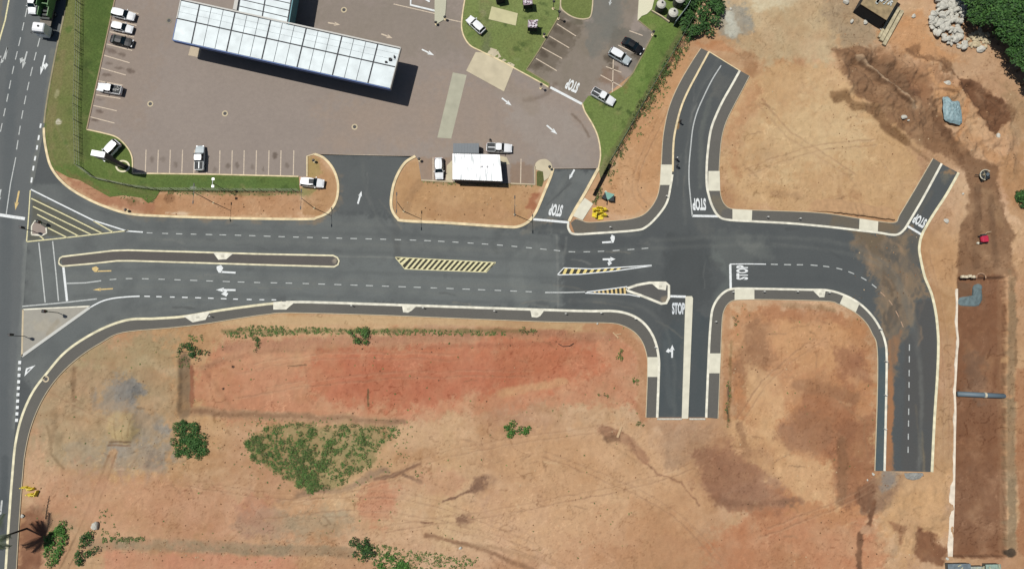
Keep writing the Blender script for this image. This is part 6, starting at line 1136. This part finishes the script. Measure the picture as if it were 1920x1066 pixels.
def mixer():
    x, y = p2w(1842, 330); r = empty('site_machine', (x, y, gz(x, y)), .4); tag(r, 'small round site machine with a pale ring on the brown track', 'machine'); PK = mat('machine_khaki', alb(150, 140, 112), .7, var=.3); DKM = mat('machine_dark', (0, 0, 0))
    b = MB(); b.tube([(1.1*math.cos(t), 1.0*math.sin(t), .95) for t in np.linspace(.3, 4.2, 16)], .1, 6); b.build('guard_ring', mat('ring_pale', alb(210, 204, 180), .6), r)
    b = MB(); b.loft([[(rr*math.cos(2*math.pi*i/14)+.1, rr*math.sin(2*math.pi*i/14), z) for i in range(14)] for rr, z in ((.8, .15), (.95, .3), (.95, .7), (.6, .8))]); b.build('drum', DKM, r); MB().box((.35, -.1, .95), (.7, .55, .35), .4).build('engine', mat('engine_blue', alb(92, 104, 110), .6), r, bevel=.04); MB().box((-.3, .2, .95), (.5, .35, .25), .2).build('seat', PK, r); b = MB()
    for a in (.4, 1.5, 2.7, 4.1): b.box((.5*math.cos(a), .5*math.sin(a), .86), (.9, .08, .08), a)
    b.build('strut', PK, r)
    for s in (-1, 1): MB().cyl((s*.8, -.75, .28), .28, .2, 12, 'X').build('wheel', TYRE, r)
    MB().tube([(-.8, .3, .6), (-1.7, .8, .7)], .08, 6).build('handle', DKM, r)
mixer()
def roller():
    x, y = p2w(1842, 449); r = empty('red_machine', (x, y, gz(x, y)), .1); tag(r, 'small red machine with dark wheels on the brown track', 'machine'); RD = mat('machine_red', alb(196, 40, 72), .5, var=.2)
    b = MB(); b.loft([[(x_, -y_, z0), (x_, -y_, z1), (x_, y_, z1), (x_, y_, z0)] for x_, y_, z0, z1 in ((-.7, .4, .5, .8), (-.5, .6, .4, 1.1), (.5, .6, .4, 1.1), (.75, .4, .5, .9))]); b.build('body', RD, r, bevel=.05)
    for sx in (-.55, .55):
        for s in (-1, 1): MB().cyl((sx, s*.68, .32), .32, .2, 12, 'Y').build('wheel', TYRE, r)
    MB().box((-.1, .8, .7), (.9, .35, .5)).build('seat', TRIM, r); MB().tube([(.1, .8, .9), (.5, 1.25, 1.0), (1.4, 1.3, 1.0)], .05, 6).build('handle', EDGE, r); MB().cyl((-1.1, -.6, .25), .22, .3, 10).build('bucket', CONC, r)
roller()
# pale blue sheet, silt pools, pipe, white retaining edge
def blob(name, pts, h, m, label, cat, zoff=.04, n=6):
    W_ = pw(catmull(pts+[pts[0]], 4)[:-1]); c = (sum(p[0] for p in W_)/len(W_), sum(p[1] for p in W_)/len(W_)); z = max(gz(*p) for p in W_+[c])+zoff-.05; rings = []
    for k, t in enumerate(np.linspace(1, .12, n)):
        rings.append([(c[0]+(p[0]-c[0])*t*(1+.06*random.uniform(-1, 1)), c[1]+(p[1]-c[1])*t*(1+.06*random.uniform(-1, 1)), z+h*(1-t**2)*(1+random.uniform(-.25, .25)) if k else z-.25) for p in W_])
    b = MB(); b.loft(rings); o = b.build(name, m); tag(o, label, cat); return o
BLU = mat('sheet_blue', alb(142, 168, 172), .6, var=.3, scale=2, bump=.6)
blob('plastic_sheet', [(1762, 188), (1770, 184), (1778, 193), (1793, 195), (1798, 225), (1796, 236), (1780, 234), (1764, 226)], .5, BLU, 'crumpled pale blue sheet on the brown cut at the upper right', 'plastic sheet')
GRAV = mat('silt_blue', alb(106, 124, 126), .8, var=.25, scale=1.5, bump=.4)
blob('gravel_heap', [(1802, 557), (1828, 556), (1832, 532), (1848, 530), (1850, 545), (1844, 574), (1802, 573)], .25, GRAV, 'L-shaped blue grey gravel heap at the top of the dark terrace', 'gravel heap')
blob('gravel_heap', [(1692, 885), (1732, 885), (1728, 896), (1712, 900), (1698, 896)], .25, mat('gravel_grey', alb(150, 150, 144), .9, var=.3, scale=2, bump=.5), 'small grey gravel heap at the bottom end of the right road', 'gravel heap')
p, q = P(1799, 738), P(1903, 743)
r = empty('drain_pipe', ((p.x+q.x)/2, (p.y+q.y)/2, -.65), math.atan2(q.y-p.y, q.x-p.x)); tag(r, 'long blue grey pipe lying across the dark terrace', 'pipe'); L = (q-p).length
MB().cyl((0, 0, 0), .48, L, 16, 'X').build('barrel', mat('pipe_blue', alb(104, 122, 132), .6, var=.1), r, smooth=True); MB().cyl((0, 0, 0), .53, .4, 16, 'X').build('collar', mat('pipe_collar', alb(214, 206, 180), .7), r)
wp = [(1794, 541), (1794, 570), (1793.5, 610), (1796, 640), (1794, 660), (1792, 700), (1790, 735), (1791, 770), (1790, 820), (1789, 880), (1788, 930), (1786, 985), (1784, 1042)]
b = MB(); rings = []
Wl = dedupe(pw(catmull(wp, 5))); A_ = offset_line(Wl, .22); 
for i, ((x, y), (ax, ay)) in enumerate(zip(Wl, A_)):
    wdt = .22+.22*max(0, math.sin(i*.9))*random.random()+(.5 if i > len(Wl)-14 else .0); rings.append([(x-wdt, y, -1.1), (x-wdt, y, .10+random.uniform(0, .05)), (x+.16, y, .12), (x+.16, y, -1.1)])
b.loft(rings); o = b.build('retaining_wall', mat('lime_white', alb(240, 226, 204), .9, var=.2, scale=1)); tag(o, 'long ragged white retaining wall along the left of the dark terrace', 'wall')
b = MB()
for i in range(4): b.box((i*.7-1, random.uniform(-.15, .15), .2), (.6, .5, .4), random.uniform(-.2, .2))
o = b.build('block_row', mat('block_pale', alb(222, 208, 178), .9, var=.3)); o.location = (*p2w(1813, 519), 0); tag(o, 'short row of pale blocks at the top left corner of the dark terrace', 'blocks')
o = MB().tube([(.9*math.cos(t), .8*math.sin(t), .25) for t in np.linspace(-.2, 3.3, 12)], .14, 6).build('hose', mat('hose_pale', alb(176, 140, 110), .8)); o.location = (*p2w(1838, 520), 0); tag(o, 'curved pale hose at the top of the dark terrace', 'hose')
def huts():
    for i, (px, py, w1, w2, c, l) in enumerate(((1802, 1062, 4.2, 2.0, (116, 128, 134), 'blue grey sheet roof of the left hut at the bottom right edge'), (1836, 1064, 2.6, 1.4, (170, 176, 164), 'pale cluttered sheet roof of the middle hut at the bottom right edge'), (1866, 1062, 2.8, 1.8, (150, 172, 158), 'pale green sheet roof of the right hut at the bottom right edge'))):
        x, y = p2w(px, py+6, 1.6); r = empty('sheet_hut', (x, y, -1.1 if px > 1790 else 0), .02); tag(r, l, 'hut'); MB().box((0, 0, 1.1), (w1*.92, w2*.9, 2.2)).build('wall', mat('hut_wall', (.08, .075, .06), .9), r); b = MB()
        for k in range(8): b.box((-w1/2+(k+.5)*w1/8, 0, 2.25+.03*(k % 2)), (w1/8, w2, .06))
        b.build('roof', mat('hut_roof%d' % i, alb(*c), .6, var=.25, scale=2), r); b = MB()
        for k in range(6): b.box((random.uniform(-w1/2, w1/2)*.9, random.uniform(-.6, .8), 2.38), (random.uniform(.2, .9), .15, .1), random.random()*3)
        b.build('roof_clutter', mat('hut_junk', alb(200, 196, 160), .8, var=.4), r)
huts()
o = MB().box((0, 0, .1), (.42, 2.2, .18)).build('timber_board', mat('board', alb(204, 172, 132), .85, var=.15), bevel=.02); o.location = (*p2w(1161, 809), gz(*p2w(1161, 809))); o.rotation_euler = (0, 0, -.38); tag(o, 'pale timber board lying below the side street end', 'board')
b = MB(); b.box((0, 0, .12), (1.5, .22, .12), -.8); b.box((.6, .2, .12), (1.0, .16, .1), .2); o = b.build('timber_offcut', mat('board', (0, 0, 0))); o.location = (*p2w(1154, 628), 0); tag(o, 'pale timber offcut inside the bend of the south path', 'timber')
for px0, px1, py, l in ((1232, 1278, 785, 'left'), (1292, 1322, 785, 'right')):
    p, q = P(px0, py), P(px1, py-.5); o = MB().box((0, 0, .1), ((q-p).length, .3, .24)).build('end_beam', mat('beam_pale', alb(206, 204, 190), .85, var=.3)); o.location = ((p.x+q.x)/2, (p.y+q.y)/2, 0); tag(o, 'pale beam closing the '+l+' lane of the side street end', 'beam')
sweep_box('end_beam', pw([(1329, 97), (1387, 133)]), .2, -.02, .12, CONCC, None, None); tag(bpy.context.scene.objects['end_beam.002'] if 'end_beam.002' in bpy.data.objects else col.objects[-1], 'thin pale beam closing the top of the north road', 'beam')
o = MB().tube([(0, 0, .05), (.9, -.5, .12), (2.1, -.45, .12), (3.0, .1, .05)], .07, 6).build('dark_hose', mat('hose_dark', (.02, .016, .012), .9)); o.location = (*p2w(1047, 644), gz(*p2w(1055, 644))+.03); tag(o, 'dark curved hose on the red earth below the south path', 'hose')
# ---------------------------------------------------------------- people
SKIN = mat('skin', (.14, .08, .05), .6)
def person(px, py, rz, label, shirt, hat, pose):
    x, y = p2w(px, py); root = empty('person', (x, y, .04), rz); tag(root, label, 'person')
    V = {'pel': (0, 0, .95), 'wst': (0, 0, 1.12), 'che': (0, .02, 1.36), 'nek': (0, .03, 1.52), 'hd': (0, .05, 1.64), 'top': (0, .05, 1.75)}
    E = [('pel', 'wst'), ('wst', 'che'), ('che', 'nek'), ('nek', 'hd'), ('hd', 'top')]; Rr = {'pel': .15, 'wst': .14, 'che': .17, 'nek': .065, 'hd': .1, 'top': .085}
    for s, n in ((-1, 'l'), (1, 'r')):
        st = pose*.12*s; V.update({n+'hip': (s*.1, 0, .88), n+'kne': (s*.12, st*.6+.04, .5), n+'ank': (s*.12, st-.02, .09), n+'toe': (s*.13, st+.14, .04), n+'sho': (s*.2, 0, 1.43), n+'elb': (s*.27, .02+st*.5, 1.15), n+'wri': (s*.25, .16-st*.6, .93), n+'hnd': (s*.24, .2-st*.6, .85)})
        E += [('pel', n+'hip'), (n+'hip', n+'kne'), (n+'kne', n+'ank'), (n+'ank', n+'toe'), ('che', n+'sho'), (n+'sho', n+'elb'), (n+'elb', n+'wri'), (n+'wri', n+'hnd')]; Rr.update({n+'hip': .1, n+'kne': .065, n+'ank': .045, n+'toe': .045, n+'sho': .075, n+'elb': .05, n+'wri': .035, n+'hnd': .04})
        for k in range(5):
            fn = n+'f%d' % k; a = (-.03+.015*k); V[fn] = (s*.24+a, .24-st*.6+(.0 if k else -.06), .775 if k else .82); E.append((n+'hnd', fn)); Rr[fn] = .009
    ks = list(V); me = bpy.data.meshes.new('body'); me.from_pydata([V[k_] for k_ in ks], [(ks.index(a), ks.index(b_)) for a, b_ in E], []); o = bpy.data.objects.new('body', me); link(o, root)
    sk = o.modifiers.new('s', 'SKIN'); o.modifiers.new('d', 'SUBSURF').levels = 1; o.modifiers['d'].render_levels = 1
    for i, k_ in enumerate(ks): me.skin_vertices[0].data[i].radius = (Rr[k_], Rr[k_]*(.72 if k_ in ('che', 'wst', 'pel') else 1)); me.skin_vertices[0].data[i].use_root = (k_ == 'pel')
    me.materials.append(shirt)
    hm = MB(); hm.loft([[(rr*math.cos(2*math.pi*i/12), .05+rr*1.15*math.sin(2*math.pi*i/12), z) for i in range(12)] for rr, z in ((.15, 1.69), (.15, 1.71), (.115, 1.72), (.11, 1.8), (.06, 1.85))]); hm.build('hat', hat, root)
    MB().box((0, .16, 1.63), (.12, .03, .14)).build('face', SKIN, root, bevel=.012)
    return root
DC = mat('cloth_dark', (.012, .013, .016), .9); DC2 = mat('cloth_navy', (.014, .017, .026), .9); WH = mat('hat_white', alb(200, 200, 196), .5); BH = mat('hat_dark', (.03, .03, .03), .8)
person(1267, 300, 1.6, 'person in dark clothes and white hat on the north road edge', DC, WH, 1); person(1268, 313, 1.2, 'person in dark clothes without a bright hat below the one in the white hat', DC2, BH, .6); person(1273, 231, -1.2, 'person in dark clothes bending near the orange soil on the north road kerb', DC, BH, .8); person(920, 266, 2.8, 'person in dark clothes standing behind the white pickup with black bed', mat('cloth_brown', (.03, .022, .016), .9), BH, .5)
